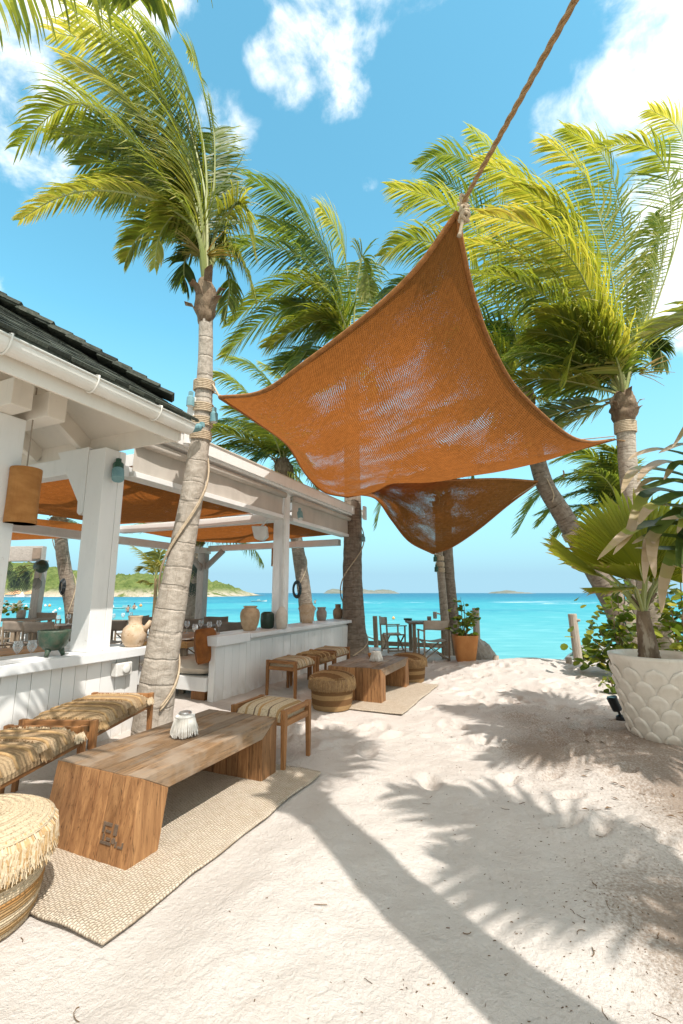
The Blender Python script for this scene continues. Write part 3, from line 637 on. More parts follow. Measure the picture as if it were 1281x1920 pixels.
def palm(label, tpts, radii, fronds, autos, L=.75, mat='trunk_pale', seed=1, boot=.62, flen=2.6, group=None, wind=.55, name='coconut_palm', n=84, leaf='palm_leaf', wid=.027, spec=None, boot_k=1.0, azs=None, sheath_k=1.0):
    base = Vector(tpts[0]); r = thing(name, base, label, 'palm tree', group)
    random.seed(seed*31+5)
    mb, c = trunk_mb(tpts, radii, seed); mb.build('trunk', mat, r, smooth=True)
    top = c[-1]; ax = (c[-1]-c[-4]).normalized(); rt = radii[-1]
    if boot:
        m = MB(); N = 14; pr = (1.0, 1.32, 1.48, 1.45, 1.28, .95)
        R = []
        for i in range(N+1):
            u = i/N*5; k = min(int(u), 4); rr = rt*boot_k*lerp(pr[k], pr[k+1], u-k)
            R.append(lambda a, rr=rr, i=i: rr*(1 + .30*mnoise.noise((math.cos(a)*1.8+seed, math.sin(a)*1.8, i*.42)) + .05*math.sin(5*a+i)))
        m.tube([top + ax*(boot*(i/N) - .06) for i in range(N+1)], R, 18); 
        shth = m.build('crown_sheath', 'fibre', r, smooth=True)
        for k in range(7):                      # torn husks of old leaf bases
            m = MB(); a = 2.4*k + seed; x = ax.orthogonal().normalized(); y = ax.cross(x); o = x*math.cos(a) + y*math.sin(a)
            p = top + ax*(boot*(.12+.11*k)) + o*rt*1.35*boot_k; s = ax.cross(o)
            q = [p - s*.05, p + s*.05, p + o*.06 + ax*.10 + s*.045, p + o*.05 + ax*.10 - s*.05, p + o*.14 + ax*.13 + s*.02, p + o*.13 + ax*.10 - s*.03]
            m.add(q + [v - o*.012 for v in q], [(0,1,2,3),(3,2,4,5),(6,9,8,7),(9,11,10,8),(0,6,7,1),(1,7,8,2),(2,8,10,4),(5,11,9,3),(3,9,6,0),(4,10,11,5)]); m.build('husk', 'fibre', shth)
    cr = top + ax*(boot*.8)
    for f in fronds:
        kw = f[1] if len(f) > 1 and isinstance(f[1], dict) else {}
        m = MB(); a = dict(L=L, n=n, wind=wind, wid=wid); a.update(kw)
        pts = [cr + (Vector(p)-cr)*1 for p in f[0]]; frond_mesh(m, [cr - ax*.12] + pts, **a); m.build('frond', [leaf, 'stalk_green'], r)
    for k in range(autos if azs is None else len(azs)):
        az = 2.399*k + seed if azs is None else math.radians(azs[k]); el = rnd(-.15, 1.25)
        m = MB(); frond_mesh(m, auto_pts(cr, az, el, flen*rnd(.75, 1.05), wind*rnd(.7, 1.3), .34), L=L*rnd(.8, 1), n=n, wind=wind, wid=wid); m.build('frond', [leaf, 'stalk_green'], r)
    for k in range(2 if seed in (5, 8, 14, 17) else 0):       # dead fronds hanging from the crown
        m = MB(); frond_mesh(m, auto_pts(cr - ax*boot*.3, seed + 2.1*k + 2.4, -.35, flen*.42, .25, 1.3), L=L*.45, n=26, wind=.15, droop=1.6, wid=wid*.8, tone0=.86); m.build('dead_frond', [leaf, 'fibre'], r)
    return r, c
def pp(lst, D):               # frond spine: (px, py) or (px, py, extra depth)
    return [at(a[0], a[1], D + (a[2] if len(a) > 2 else 0)) for a in lst]

# 1: the palm by the white wall, front left
p1t = [at(284,1376,5.16), at(297,1270,5.16), at(318,1150,5.18), at(343,1020,5.2), at(366,890,5.2), at(379,780,5.18), at(385,680,5.12), at(386,600,5.05)]
D1 = 5.05
f1 = [
 (pp([(388,420),(378,330),(345,215),(285,110,-.1),(215,30,-.2)], D1), dict(L=.95, wind=.75, n=92)),
 (pp([(392,400),(400,320),(395,235),(372,130),(350,90)], D1+.3), dict(L=.55, wind=.15, droop=.3)),
 (pp([(375,420),(345,330),(290,245),(215,170),(120,110,-.2)], D1-.1), dict(L=.85, wind=.6, tone0=.6, n=87)),
 (pp([(370,430),(310,340),(250,265),(170,200),(110,205),(35,275)], D1-.3), dict(L=.85, wind=.3, droop=1.0, n=87)),
 (pp([(370,440),(320,390),(255,365),(170,357),(100,375),(38,412)], D1-.2), dict(L=.45, wind=.4, droop=.7, tone0=.55)),
 (pp([(378,410),(352,300),(310,190),(240,90,-.2),(130,15,-.3)], D1-.2), dict(L=.9, wind=.8, tone0=.58, n=90)),
 (pp([(385,400),(372,290),(335,160),(270,60),(180,-60)], D1+.2), dict(L=.9, wind=.7, n=90)),
 (pp([(372,440),(335,370),(285,320),(215,300),(150,310)], D1+.3), dict(L=.8, wind=.6, droop=.9)),
 (pp([(368,450),(330,410),(290,420),(255,450),(235,490)], D1+.1), dict(L=.5, wind=.3, droop=.7)),
 (pp([(405,435),(432,395),(450,380),(462,400),(470,440),(478,480)], D1+.1), dict(L=.5, wind=-.05, droop=1.2, tone0=.55, n=55)),
 (pp([(410,455),(440,470),(465,510),(480,560)], D1+.2), dict(L=.45, wind=.2, droop=.9)),
 (pp([(400,460),(425,500),(430,550),(420,600)], D1+.35), dict(L=.4, wind=.1, droop=.9)),
 (pp([(372,460),(350,480),(345,510),(350,545)], D1+.2), dict(L=.4, wind=.3, droop=.9)),
 (pp([(380,430),(360,350),(322,290),(262,215),(200,120)], D1+.1), dict(L=.9, wind=.7, n=87)),
 (pp([(370,440),(342,395),(300,360),(240,350),(190,370)], D1+.35), dict(L=.75, wind=.6, droop=.8)),
 (pp([(374,430),(330,330),(275,280),(200,240),(130,260)], D1+.2), dict(L=.8, wind=.6, droop=.8)),
 (pp([(376,435),(365,370),(340,300),(290,230),(240,150)], D1+.3), dict(L=.9, wind=.7, n=87)),
 (pp([(376,445),(355,400),(330,400),(300,440),(290,500)], D1-.1), dict(L=.45, wind=.5, droop=.8)),
 (pp([(380,420),(358,300),(300,180),(210,90),(100,60)], D1), dict(L=.9, wind=.7, n=97, tone0=.5)), (pp([(388,410),(385,300),(365,200),(325,110),(270,40)], D1+.1), dict(L=.75, wind=.6, n=92)), (pp([(376,430),(340,350),(280,300),(190,260),(90,250)], D1), dict(L=.8, wind=.5, droop=.8, n=92, tone0=.42)),
 (pp([(392,420),(402,340),(402,260),(392,190)], D1+.15), dict(L=.5, wind=.05, droop=.5, n=75)), (pp([(374,435),(345,380),(300,340),(230,330),(150,345)], D1-.1), dict(L=.6, wind=.5, droop=.8, n=87)),
]
palm1, c1 = palm('ringed palm leaning over the white wall, nearest palm in front of the pavilion', p1t, [.205,.188,.168,.14,.122,.112,.088,.082], f1, 0, mat='trunk_pale', seed=3, boot=.56)
for ch in palm1.children:
    if ch.name.split('.')[0] == 'trunk': ch.data.materials.clear(); ch.data.materials.append(MATS['trunk_palm1'])
for k in range(16):          # flower stalks at its crown
    pass
m = MB(); random.seed(4); cr = at(383,480,D1)
for k in range(34):
    a = rnd(0, 2*PI); d = (RT*(-.75+rnd(-.5,.35)) + FW*rnd(-.6,.5) + UP*rnd(.0,.9)).normalized() if k < 22 else (RT*rnd(.4,1) + FW*rnd(-.5,.3) + UP*rnd(-.1,.4)).normalized()
    l = rnd(.25, .45); m.tube([cr + d*.05, cr + d*l*.6, cr + d*l - UP*.05], [.008,.007,.003], 4, 0, False, False, rnd(.3,.9))
m.build('flower_stalk', 'palm_yellow', palm1, kind='stuff')

# 2: tall palm behind the sail, its trunk beyond the wall end
p2t = [at(666,1236,10.7), at(664,1180,10.7), at(661,1080,10.7), at(662,980,10.7), at(660,860,10.8), at(660,760,10.8), at(662,690,10.8)]
D2 = 10.6
f2 = [
 (pp([(648,590),(622,500),(575,415),(530,370),(470,335)], D2), dict(L=1.5, wind=.6, n=88, droop=.6)),
 (pp([(640,590),(610,540),(560,530),(490,560),(430,610)], D2-.3), dict(L=1.3, wind=.5, droop=.8, n=88)),
 (pp([(640,600),(590,575),(530,580),(470,620),(420,670)], D2+.3), dict(L=1.2, wind=.4, droop=.8, n=88)),
 (pp([(638,610),(600,600),(550,620),(500,650)], D2), dict(L=1.1, wind=.4, droop=.8)),
 (pp([(655,580),(650,500),(630,430),(600,390)], D2+.4), dict(L=1.2, wind=.3, tone0=.55)),
 (pp([(665,580),(672,520),(680,480),(690,520),(694,560)], D2+.3), dict(L=.9, wind=.1, droop=.9)),
 (pp([(640,595),(600,510),(540,470),(460,460),(400,480)], D2+.2), dict(L=1.3, wind=.6, droop=.7, n=88)),
 (pp([(645,590),(610,480),(560,440),(490,410)], D2+.5), dict(L=1.3, wind=.6, droop=.6, n=88)),
 (pp([(640,610),(600,630),(560,680),(540,720)], D2+.5), dict(L=1.0, wind=.4, droop=.9)),
]
palm2, c2 = palm('tall palm behind the large sail, straight banded trunk past the far end of the wall', p2t, [.36,.27,.225,.21,.19,.17,.16], f2, 4, L=1.15, mat='trunk_dark', seed=5, boot=.6, flen=3.0, wid=.046, azs=[150,175,195,130])
# 3: palm behind the pavilion canopy
p3t = [at(580,1215,14.0), at(572,1120,14.0), at(562,1050,14.0), at(548,960,14.0), at(537,905,14)]
D3 = 14
f3 = [
 (pp([(530,835),(490,770),(440,715),(400,700)], D3), dict(L=1.1)), (pp([(525,840),(480,800),(430,790),(385,810)], D3), dict(L=1.1, droop=.8)),
 (pp([(525,850),(480,830),(430,835),(390,860)], D3), dict(L=1.0, droop=.8)), (pp([(535,830),(520,740),(480,690),(430,670)], D3+.3), dict(L=1.1)),
 (pp([(540,830),(545,770),(530,710),(490,680)], D3+.4), dict(L=1.1)), (pp([(545,840),(570,850),(590,890),(600,930)], D3), dict(L=.9, droop=.9)),
 (pp([(530,845),(500,850),(470,880),(450,910)], D3-.2), dict(L=.9, droop=.8)),
]
palm3, c3 = palm('palm growing behind the pavilion canopy with its fibrous head above the white roof edge', p3t, [.22,.21,.20,.17,.16], f3, 7, L=1.0, mat='trunk_dark', seed=8, boot=.85, flen=2.9, wid=.046, boot_k=1.25)
# 4: right hand palm behind the white pot
p4t = [at(1243,1262,8.0), at(1232,1180,8.0), at(1210,1060,8.0), at(1190,960,8.0), at(1178,880,8.0), at(1172,790,7.95)]
D4 = 7.95
f4 = [
 (pp([(1185,680),(1215,590),(1240,500),(1258,410),(1250,320),(1205,272),(1110,278)], D4), dict(L=1.0, wind=.75, n=107, droop=.3)),
 (pp([(1190,680),(1235,560),(1275,430),(1290,320),(1270,240),(1220,205)], D4+.5), dict(L=1.1, wind=.5, n=87, tone0=.55)),
 (pp([(1165,680),(1130,560),(1090,450),(1045,390),(960,345,-.2)], D4), dict(L=1.25, wind=.95, n=105, droop=.35, tone0=.5)),
 (pp([(1160,685),(1120,580),(1075,490),(1010,430),(900,400,-.3)], D4-.4), dict(L=1.25, wind=.95, n=105, droop=.45, tone0=.56)),
 (pp([(1155,690),(1095,620),(1030,560),(955,520),(870,512,-.3)], D4-.3), dict(L=.95, wind=.4, n=97, droop=.9, tone0=.30)),
 (pp([(1150,700),(1110,690),(1060,672),(990,660),(920,680)], D4-.1), dict(L=.75, wind=.4, n=75, droop=.7, tone0=.3)),
 (pp([(1170,670),(1150,540),(1130,430),(1090,320),(1020,260)], D4+.3), dict(L=1.2, wind=.85, n=100, tone0=.55)),
 (pp([(1175,670),(1175,520),(1165,400),(1130,290),(1060,240)], D4+.5), dict(L=1.2, wind=.8, n=100, tone0=.6)),
 (pp([(1160,680),(1110,540),(1060,430),(980,340),(890,300)], D4+.4), dict(L=1.2, wind=.9, n=100, tone0=.55)),
 (pp([(1158,690),(1100,600),(1040,520),(960,470),(860,450)], D4+.1), dict(L=1.2, wind=.8, n=100, tone0=.45)),
 (pp([(1165,690),(1140,610),(1110,590),(1080,640),(1060,720)], D4-.3), dict(L=.7, wind=.3, n=75, droop=1.0)),
 (pp([(1185,690),(1215,640),(1235,650),(1245,690)], D4+.2), dict(L=.6, wind=.2, droop=1.0)),
 (pp([(1160,690),(1125,640),(1070,610),(1010,620),(960,660)], D4+.4), dict(L=.9, wind=.5, n=87, droop=.9)),
 (pp([(1180,690),(1205,600),(1225,520),(1235,450),(1228,400)], D4+.6), dict(L=.7, wind=.4, n=75)),
]
palm4, c4 = palm('large windswept palm on the right rising behind the white pot', p4t, [.27,.22,.185,.165,.155,.15], f4, 5, L=.95, mat='trunk_ringed', seed=11, boot=.62, flen=2.6, wid=.040, azs=[105,120,138,152,168,180,196,210,232])
m = MB(); cr = at(1195,700,D4)
for k in range(26):
    d = (RT*rnd(.5,1) + FW*rnd(-.6,.3) + UP*rnd(-.1,.8)).normalized() if k < 15 else (RT*rnd(-1,-.5) + FW*rnd(-.5,.3) + UP*rnd(-.3,.3)).normalized()
    l = rnd(.4, .75); o = V(0,0,0) if k < 15 else RT*-.35; m.tube([cr + o + d*.05, cr + o + d*l*.6, cr + o + d*l - UP*.05], [.010,.008,.004], 4, 0, False, False, rnd(.5,.95))
m.build('flower_stalk', 'palm_yellow', palm4, kind='stuff')
# 5: leaning palm that carries the small sail
p5t = [at(1195,1225,10.2), at(1150,1130,10.2), at(1105,1050,10.15), at(1055,965,10.1), at(1020,905,10.05), at(1000,830,10), at(987,765,9.95)]
D5 = 9.9
f5 = [
 (pp([(975,640),(940,520),(880,420),(810,370),(730,350)], D5), dict(L=1.2, wind=.6, n=88, tone0=.55)), (pp([(970,640),(910,540),(840,470),(770,450),(715,480)], D5), dict(L=1.2, wind=.5, n=88, droop=.8)),
 (pp([(970,650),(900,590),(830,540),(760,530),(710,560)], D5+.4), dict(L=1.2, wind=.5, n=88, droop=.8)), (pp([(985,620),(970,480),(920,350),(850,290),(780,310)], D5+.4), dict(L=1.1, wind=.6, n=88)),
 (pp([(990,630),(1010,500),(1000,400),(940,300),(880,240)], D5+.5), dict(L=1.2, wind=.6, n=88, tone0=.55)), (pp([(975,650),(930,620),(880,630),(850,690)], D5+.3), dict(L=1.0, droop=.9)),
 (pp([(980,640),(955,480),(900,400),(830,340),(750,400)], D5+.6), dict(L=1.1, n=88)), (pp([(1000,660),(1020,640),(1035,690),(1035,740)], D5+.2), dict(L=.7, droop=1)),
]
palm5, c5 = palm('leaning palm bent to the left with a pale strap band, holding the smaller sail', p5t, [.31,.25,.225,.21,.19,.17,.15], f5, 4, L=1.1, mat='trunk_dark', seed=14, boot=.55, flen=3.0, wid=.046, azs=[120,160,200,230])
# 6: low palm beyond it
p6t = [at(1205,1235,12.0), at(1190,1120,12.0), at(1172,1010,12.0), at(1165,975,12)]
D6 = 12
f6 = [
 (pp([(1155,930),(1120,890),(1070,890),(1010,930),(968,1000)], D6), dict(L=.9, droop=.6)), (pp([(1150,940),(1100,920),(1050,940),(1010,985)], D6), dict(L=.8, droop=.7)),
 (pp([(1155,925),(1130,870),(1090,850),(1040,865)], D6), dict(L=.9)), (pp([(1150,945),(1110,950),(1070,975),(1040,1010)], D6-.2), dict(L=.7, droop=.7)),
 (pp([(1160,920),(1150,880),(1120,870),(1080,900)], D6+.2), dict(L=.8)), (pp([(1155,940),(1110,900),(1040,905),(985,960)], D6+.2), dict(L=.9, droop=.7)),
]
palm6, c6 = palm('low bushy palm behind the leaning trunk on the right, fronds spread to the left', p6t, [.2,.19,.18,.16], f6, 5, L=.8, mat='trunk_dark', seed=17, boot=.4, flen=2.2, wid=.042)
# 7, 8: the twin thin palms by the table for two
p7t = [at(842,1240,11.3), at(836,1180,11.3), at(829,1100,11.3), at(824,1040,11.3), at(822,960,11.3)]
p8t = [at(852,1240,11.5), at(849,1170,11.5), at(842,1090,11.5), at(838,1020,11.5), at(836,950,11.5)]
f7 = [(pp([(815,880),(790,850),(750,870),(720,930),(705,990)], 11.3), dict(L=.6, droop=.9)), (pp([(830,880),(850,850),(880,870),(890,900)], 11.3), dict(L=.6))]
palm7, c7 = palm('slender pale palm trunk with three straps behind the table for two', p7t, [.115,.105,.095,.085,.085], f7, 1, L=.6, mat='trunk_pale', seed=21, boot=.3, flen=1.5)
palm8, c8 = palm('darker palm trunk standing close behind the slender one at the terracotta pot', p8t, [.20,.165,.15,.14,.13], [], 4, L=.7, mat='trunk_dark', seed=24, boot=.35, flen=1.5)
# palms seen through the pavilion
pat = [at(140,1205,14.5), at(136,1140,14.5), at(126,1090,14.5), at(118,1040,14.5), at(112,985,14.5)]
palm9, c9 = palm('crooked palm trunk inside the pavilion view, in front of the green hill', pat, [.24,.22,.20,.19,.18], [], 9, L=.9, mat='trunk_dark', seed=27, boot=.4, flen=2.4)
pbt = [at(352,1200,13.2), at(357,1150,13.2), at(364,1080,13.2), at(370,1020,13.2)]
palm10, c10 = palm('pale palm trunk beside the braced grey corner post', pbt, [.21,.19,.175,.165], [], 8, L=.9, mat='trunk_pale', seed=30, boot=.4, flen=2.2)
pyt = [at(286,1200,16), at(290,1140,16), at(293,1085,16)]
fy = [(pp([(288,1060),(272,1040),(252,1025)], 16), dict(L=.6, tone0=.35)), (pp([(292,1055),(292,1035),(286,1022)], 16), dict(L=.6)), (pp([(284,1068),(270,1064),(262,1070)], 16), dict(L=.4)),
      (pp([(298,1060),(306,1062),(312,1078)], 16), dict(L=.45)), (pp([(285,1095),(275,1090),(262,1092)], 16), dict(L=.35)), (pp([(296,1058),(301,1040),(298,1030)], 16), dict(L=.5))]
palmY, cY = palm('thin young palm with yellowing fronds against the turquoise bay', pyt, [.075,.065,.055], fy, 0, L=.4, mat='bark_young', seed=33, boot=0, leaf='palm_yellow', n=30, wid=.05)
# palms standing beside and behind the viewer: their shade lies on the sand
p0b = Vector((1.42, .78, 0)); p0t = [p0b, p0b + V(.10,.10,1.0), p0b + V(.13,.13,1.9), p0b + V(.02,.04,3.0), p0b + V(.0,.02,4.3), p0b + V(-.06,.14,5.5)]
palm0, c0 = palm('palm beside the path that the sail rope is tied to', p0t, [.235,.19,.18,.165,.15,.135], [], 0, L=.7, mat='trunk_pale', seed=36, boot=.5, flen=1.9, n=46, wid=.045, azs=[50,66,84,100,116,134,152,168,190])
b = Vector((3.45, .45, 0)); palmB, cB = palm('palm to the right of the path shading the sand', [b, b+V(.1,0,1.5), b+V(.1,.05,3.2), b+V(0,.1,4.9)], [.25,.2,.17,.14], [], 0, L=.8, mat='trunk_pale', seed=39, boot=.5, flen=1.6, n=22, wid=.07, azs=[100,138,165,20])
b = Vector((-2.6, -1.2, 0)); palmC, cC = palm('palm at the left behind the viewer with fronds over the shingled roof', [b, b+V(.1,0,1.5), b+V(.1,.05,3.4), b+V(0,.1,5.1)], [.25,.2,.17,.14],
   [([at(230,-420,1.0), at(230,-200,1.6), at(240,-60,1.9), at(262,-5,2.1)], dict(L=.42, wind=.1, droop=1.3, wid=.04, tone0=.22)), ([at(60,-420,1.0), at(20,-190,1.6), at(-20,-70,2.0), at(-60,0,2.3)], dict(L=.5, wind=.0, droop=1.2, wid=.035))], 0, azs=[150,180,205,230,255,280,300], L=.75, mat='trunk_pale', seed=42, boot=.5, flen=2.3, n=46, wid=.05)
b = Vector((2.9, 4.3, 0)); palmD, cD = palm('palm at the right edge beyond the white pot', [b, b+V(.05,0,1.2), b+V(.1,.05,2.4), b+V(0,.1,3.6)], [.2,.17,.15,.13], [], 11, L=.8, mat='trunk_pale', seed=45, boot=.4, flen=2.1, n=46, wid=.05)

# ---------------------------------------------------------------- potted fan palm, strap leaved plant, shrubs
def fan_leaf(mb, hub, axis, side, nrm, R, n=30, spread=2.0, split=.62, tone0=.35, drp=.25):
    axis = axis.normalized(); side = (side - axis*side.dot(axis)).normalized(); nrm = axis.cross(side) if nrm is None else nrm
    for k in range(n):
        a0 = (k/n - .5)*spread; a1 = ((k+1)/n - .5)*spread; am = (a0+a1)/2
        d0, dm, d1 = (axis*math.cos(a) + side*math.sin(a) for a in (a0, am, a1))
        r = R*(.84 + .16*math.cos(am*1.1))*rnd(.94, 1.04); rs = r*split*rnd(.93, 1.08); h = .024
        tip = r*rnd(.95, 1.04); bend = -UP*drp*R*.18*rnd(.3, 1.6) + nrm*rnd(-.03, .03)
        cup = nrm*(-.10*R*abs(am)**1.5)
        A = [hub + d0*.02, hub + dm*.02 + nrm*.004, hub + d1*.02]
        Bm = [hub + d0*rs*.5 + cup*.3, hub + dm*rs*.5 + nrm*h*.8 + cup*.3, hub + d1*rs*.5 + cup*.3]
        Bs = [hub + d0*rs + cup, hub + dm*rs + nrm*h + cup, hub + d1*rs + cup]
        g = .30; e0 = d0.lerp(dm, g); e1 = d1.lerp(dm, g); q = (rs + tip)*.5
        Cs = [hub + e0*q + cup*1.2 + bend*.25, hub + dm*q + nrm*h*.8 + cup*1.2 + bend*.25, hub + e1*q + cup*1.2 + bend*.25]
        Tt = hub + dm*tip + cup*1.4 + bend
        t = tone0 + rnd(-.1, .1)
        mb.add(A + Bm + Bs, [(0,1,4,3),(1,2,5,4),(3,4,7,6),(4,5,8,7)], 0, t)
        mb.add(Bs + Cs, [(0,1,4,3),(1,2,5,4)], 0, t + .06); mb.add(Cs + [Tt], [(0,1,3),(1,2,3)], 0, t + (rnd(.25,.6) if random.random() < .35 else .12))
random.seed(12)
potc = gz(1292, 1412) + FW*.28; potc.z = 0
r = thing('planter_pot', potc, 'large pale ceramic pot with raised fish scale relief on the right', 'planter')
HP, RB, RTP = .84, .285, .43
def prad(z): return lerp(RB, RTP, (max(z, 0)/HP)**.85)
m = MB(); prof = [(RB*.96, -.08), (RB, 0)] + [(prad(z*HP), z*HP) for z in (.1,.2,.3,.4,.5,.6,.7,.8,.9)] + [(RTP+.008, HP-.03), (RTP+.012, HP), (RTP-.03, HP+.004), (RTP-.055, HP-.05), (RTP-.07, HP-.11)]
m.lathe(prof, 48, potc); m.build('pot_body', 'pot_ceramic', r, smooth=True)
m = MB(); m.lathe([(RTP-.066, HP-.10), (.2, HP-.075), (0, HP-.06)], 30, potc, fn=lambda rr, z, a: rr*(1+.02*math.sin(a*5))); m.build('soil', 'soil', r, smooth=True)
# overlapping scales, each a raised shell
rows = 6; nsc = 12; rowh = .135
def scale_mb(z0, a0, wa):
    s = MB(); nu, nv = 8, 7; hgt = .215
    vs = []
    for j in range(nv+1):
        v = j/nv
        for i in range(nu+1):
            u = i/nu*2 - 1
            wv = math.sqrt(max(0, 1 - max(0, (v-.25)/.75)**2)) if v > .25 else 1.0
            a = a0 + u*wa*wv; z = z0 - hgt*(1-v) + hgt*.42; 
            e = max(abs(u)**6 if v < .98 else 1, ((max(0, v-.25)/.75)**8))
            bul = .024*(v**.6)*(1-.55*e) - .010*(1-v)
            bul += .012*math.exp(-((math.hypot(u*wv, max(0,(v-.25))/.75) - .86)/.10)**2)
            rr = prad(z) + bul; vs.append(potc + Vector((math.cos(a)*rr, math.sin(a)*rr, max(z, -.03))))
    fs = [(j*(nu+1)+i, j*(nu+1)+i+1, (j+1)*(nu+1)+i+1, (j+1)*(nu+1)+i) for j in range(nv) for i in range(nu)]
    s.add(vs, fs)
    # thin wall under the rim edge of the shell so that it stands proud
    rim = [vs[nv*(nu+1)+i] for i in range(nu+1)]
    return s
fa = math.atan2(-potc.y, -potc.x)
for k in range(rows):
    z = .07 + k*rowh*.86
    for i in range(nsc):
        a = 2*PI*(i + .5*(k % 2))/nsc
        if math.cos(a - fa) > -.45 and z < HP - .13: scale_mb(z, a, PI/nsc*1.02).build('relief_scale', 'pot_ceramic', r, smooth=True)
# the fan palm in it
hb = potc + UP*(HP-.06); tpx = 1213
s0 = at(1218, 1238, potc.dot(FW)); 
fp = thing('fan_palm', s0, 'young fan palm with pleated lime green leaves in the pale scale pot', 'palm')
tt = [s0 - UP*.06, at(1214,1205,4.78), at(1208,1170,4.78), at(1206,1145,4.78)]
mb, cc = trunk_mb(tt, [.105,.085,.07,.055], 50, 14, .10); mb.build('trunk', 'fibre', fp, smooth=True)
crn = cc[-1]
fans = [  # hub, axis target, radius, spread, tone, normal side hint
 (at(1132,1082,4.7), at(1010,1015,4.55), .72, 1.15, .42, UP*.6 + FW*-.4),
 (at(1212,1085,4.65), at(1165,935,4.72), 1.02, 2.1, .38, None),
 (at(1213,1088,4.72), at(1270,930,4.85), .86, 1.5, .40, None),
 (at(1207,1090,4.55), at(1110,1045,4.35), .55, 1.2, .30, UP),
 (at(1145,1078,4.9), at(1120,950,5.0), .62, 1.3, .30, None),
 (at(1250,1085,5.0), at(1330,1020,5.1), .75, 1.8, .45, None),
 (at(1225,1095,4.9), at(1205,980,5.25), .8, 2.0, .30, None), (at(1178,1088,4.85), at(1085,965,4.9), .82, 1.5, .42, None), (at(1238,1080,4.75), at(1235,930,4.9), .85, 1.6, .46, None), (at(1190,1100,4.5), at(1120,1110,4.3), .5, 1.3, .36, UP)]
for hub, tg, R, sp, tn, nh in fans:
    m = MB(); ax = (tg - hub).normalized(); sd_ = ax.cross(FW*-1 + UP*.25) if nh is None else ax.cross(nh)
    fan_leaf(m, hub, ax, sd_, None, R, 32, sp, .74, tn); 
    m.tube(crom([crn - UP*.04, lerp(crn, hub, .5) + UP*.02, hub, hub + ax*.1], 8), [.017]*5 + [.013]*4, 6, 1); m.build('fan_leaf', ['fan_leaf', 'stalk_green'], fp)
for k in range(3):
    m = MB(); a = crn; b = crn + RT*(-.1+.13*k) + UP*rnd(.12,.2); m.tube([a, b], [.02,.012], 5); m.build('cut_stalk', 'fibre', fp)
# strap leaved plant reaching in from the right edge
spc = at(1400, 960, 3.9); sb = Vector((spc.x, spc.y, 0))
sp_ = thing('strap_leaf_plant', sb, 'strap leaved plant reaching in from the right edge with drooping brown tips', 'plant')
m, cc = trunk_mb([sb, sb+UP*.7, V(sb.x, sb.y, spc.z)], [.12,.09,.08], 60); m.build('stem', 'fibre', sp_, smooth=True)
straps = [[(1400,960),(1300,900),(1220,880),(1185,888),(1165,925)], [(1400,955),(1310,870),(1250,845),(1205,850),(1178,862)], [(1400,965),(1290,905),(1215,915),(1188,925)], [(1400,970),(1310,940),(1240,920),(1205,935),(1180,1000),(1150,1040)],
 [(1400,985),(1300,985),(1215,985),(1170,1005),(1120,1050)], [(1400,1000),(1310,960),(1260,950),(1215,945)], [(1400,1010),(1310,1030),(1240,1030),(1190,1028)], [(1400,940),(1330,850),(1280,835),(1235,850)], [(1400,990),(1300,950),(1230,1000),(1212,1040),(1208,1095)],
 [(1400,1000),(1320,1000),(1270,1030),(1245,1090),(1240,1150)], [(1400,990),(1310,990),(1280,1010),(1275,1060),(1262,1060)], [(1400,970),(1330,930),(1290,960),(1270,1000)], [(1400,960),(1310,915),(1230,900),(1195,915)], [(1400,955),(1320,890),(1255,868),(1215,880),(1195,905)], [(1400,990),(1300,930),(1225,950),(1195,985)], [(1400,1000),(1300,1010),(1225,1005),(1185,1020)], [(1400,1010),(1290,975),(1235,985),(1222,1030),(1228,1085)], [(1400,1000),(1320,985),(1290,1030),(1282,1100)], [(1400,950),(1320,880),(1270,870),(1245,900)], [(1400,930),(1350,820),(1310,780),(1260,840)], [(1400,980),(1350,960),(1290,970),(1240,975)]]
for k, st in enumerate(straps):
    c = crom([at(x, y, 3.9 - .45*i/(len(st)-1) + .12*math.sin(k*2+i)) for i, (x, y) in enumerate(st)], 22); m = MB(); vs = []
    wd = rnd(.085, .125)
    for i, p in enumerate(c):
        u = i/22; t = (c[min(i+1,22)]-c[max(i-1,0)]).normalized(); s = t.cross((FW*-.6+UP).normalized()).normalized(); h = wd*.5*(math.sin(PI*min(1,.18+u*.82))**.6)*(1 - .25*u) + .002; nn = s.cross(t)
        vs += [p - s*h + nn*h*.35, p, p + s*h + nn*h*.35]
    brown = rnd(.50, .86)
    for i in range(22):
        tn = rnd(.12, .42) if i/22 < brown else rnd(.82, .98)
        if abs(i/22 - brown) < .05: tn = .74
        m.add(vs[3*i:3*i+6], [(0,1,4,3),(1,2,5,4)], 0, tn)
    m.build('strap_leaf', 'strap_leaf', sp_, smooth=True)
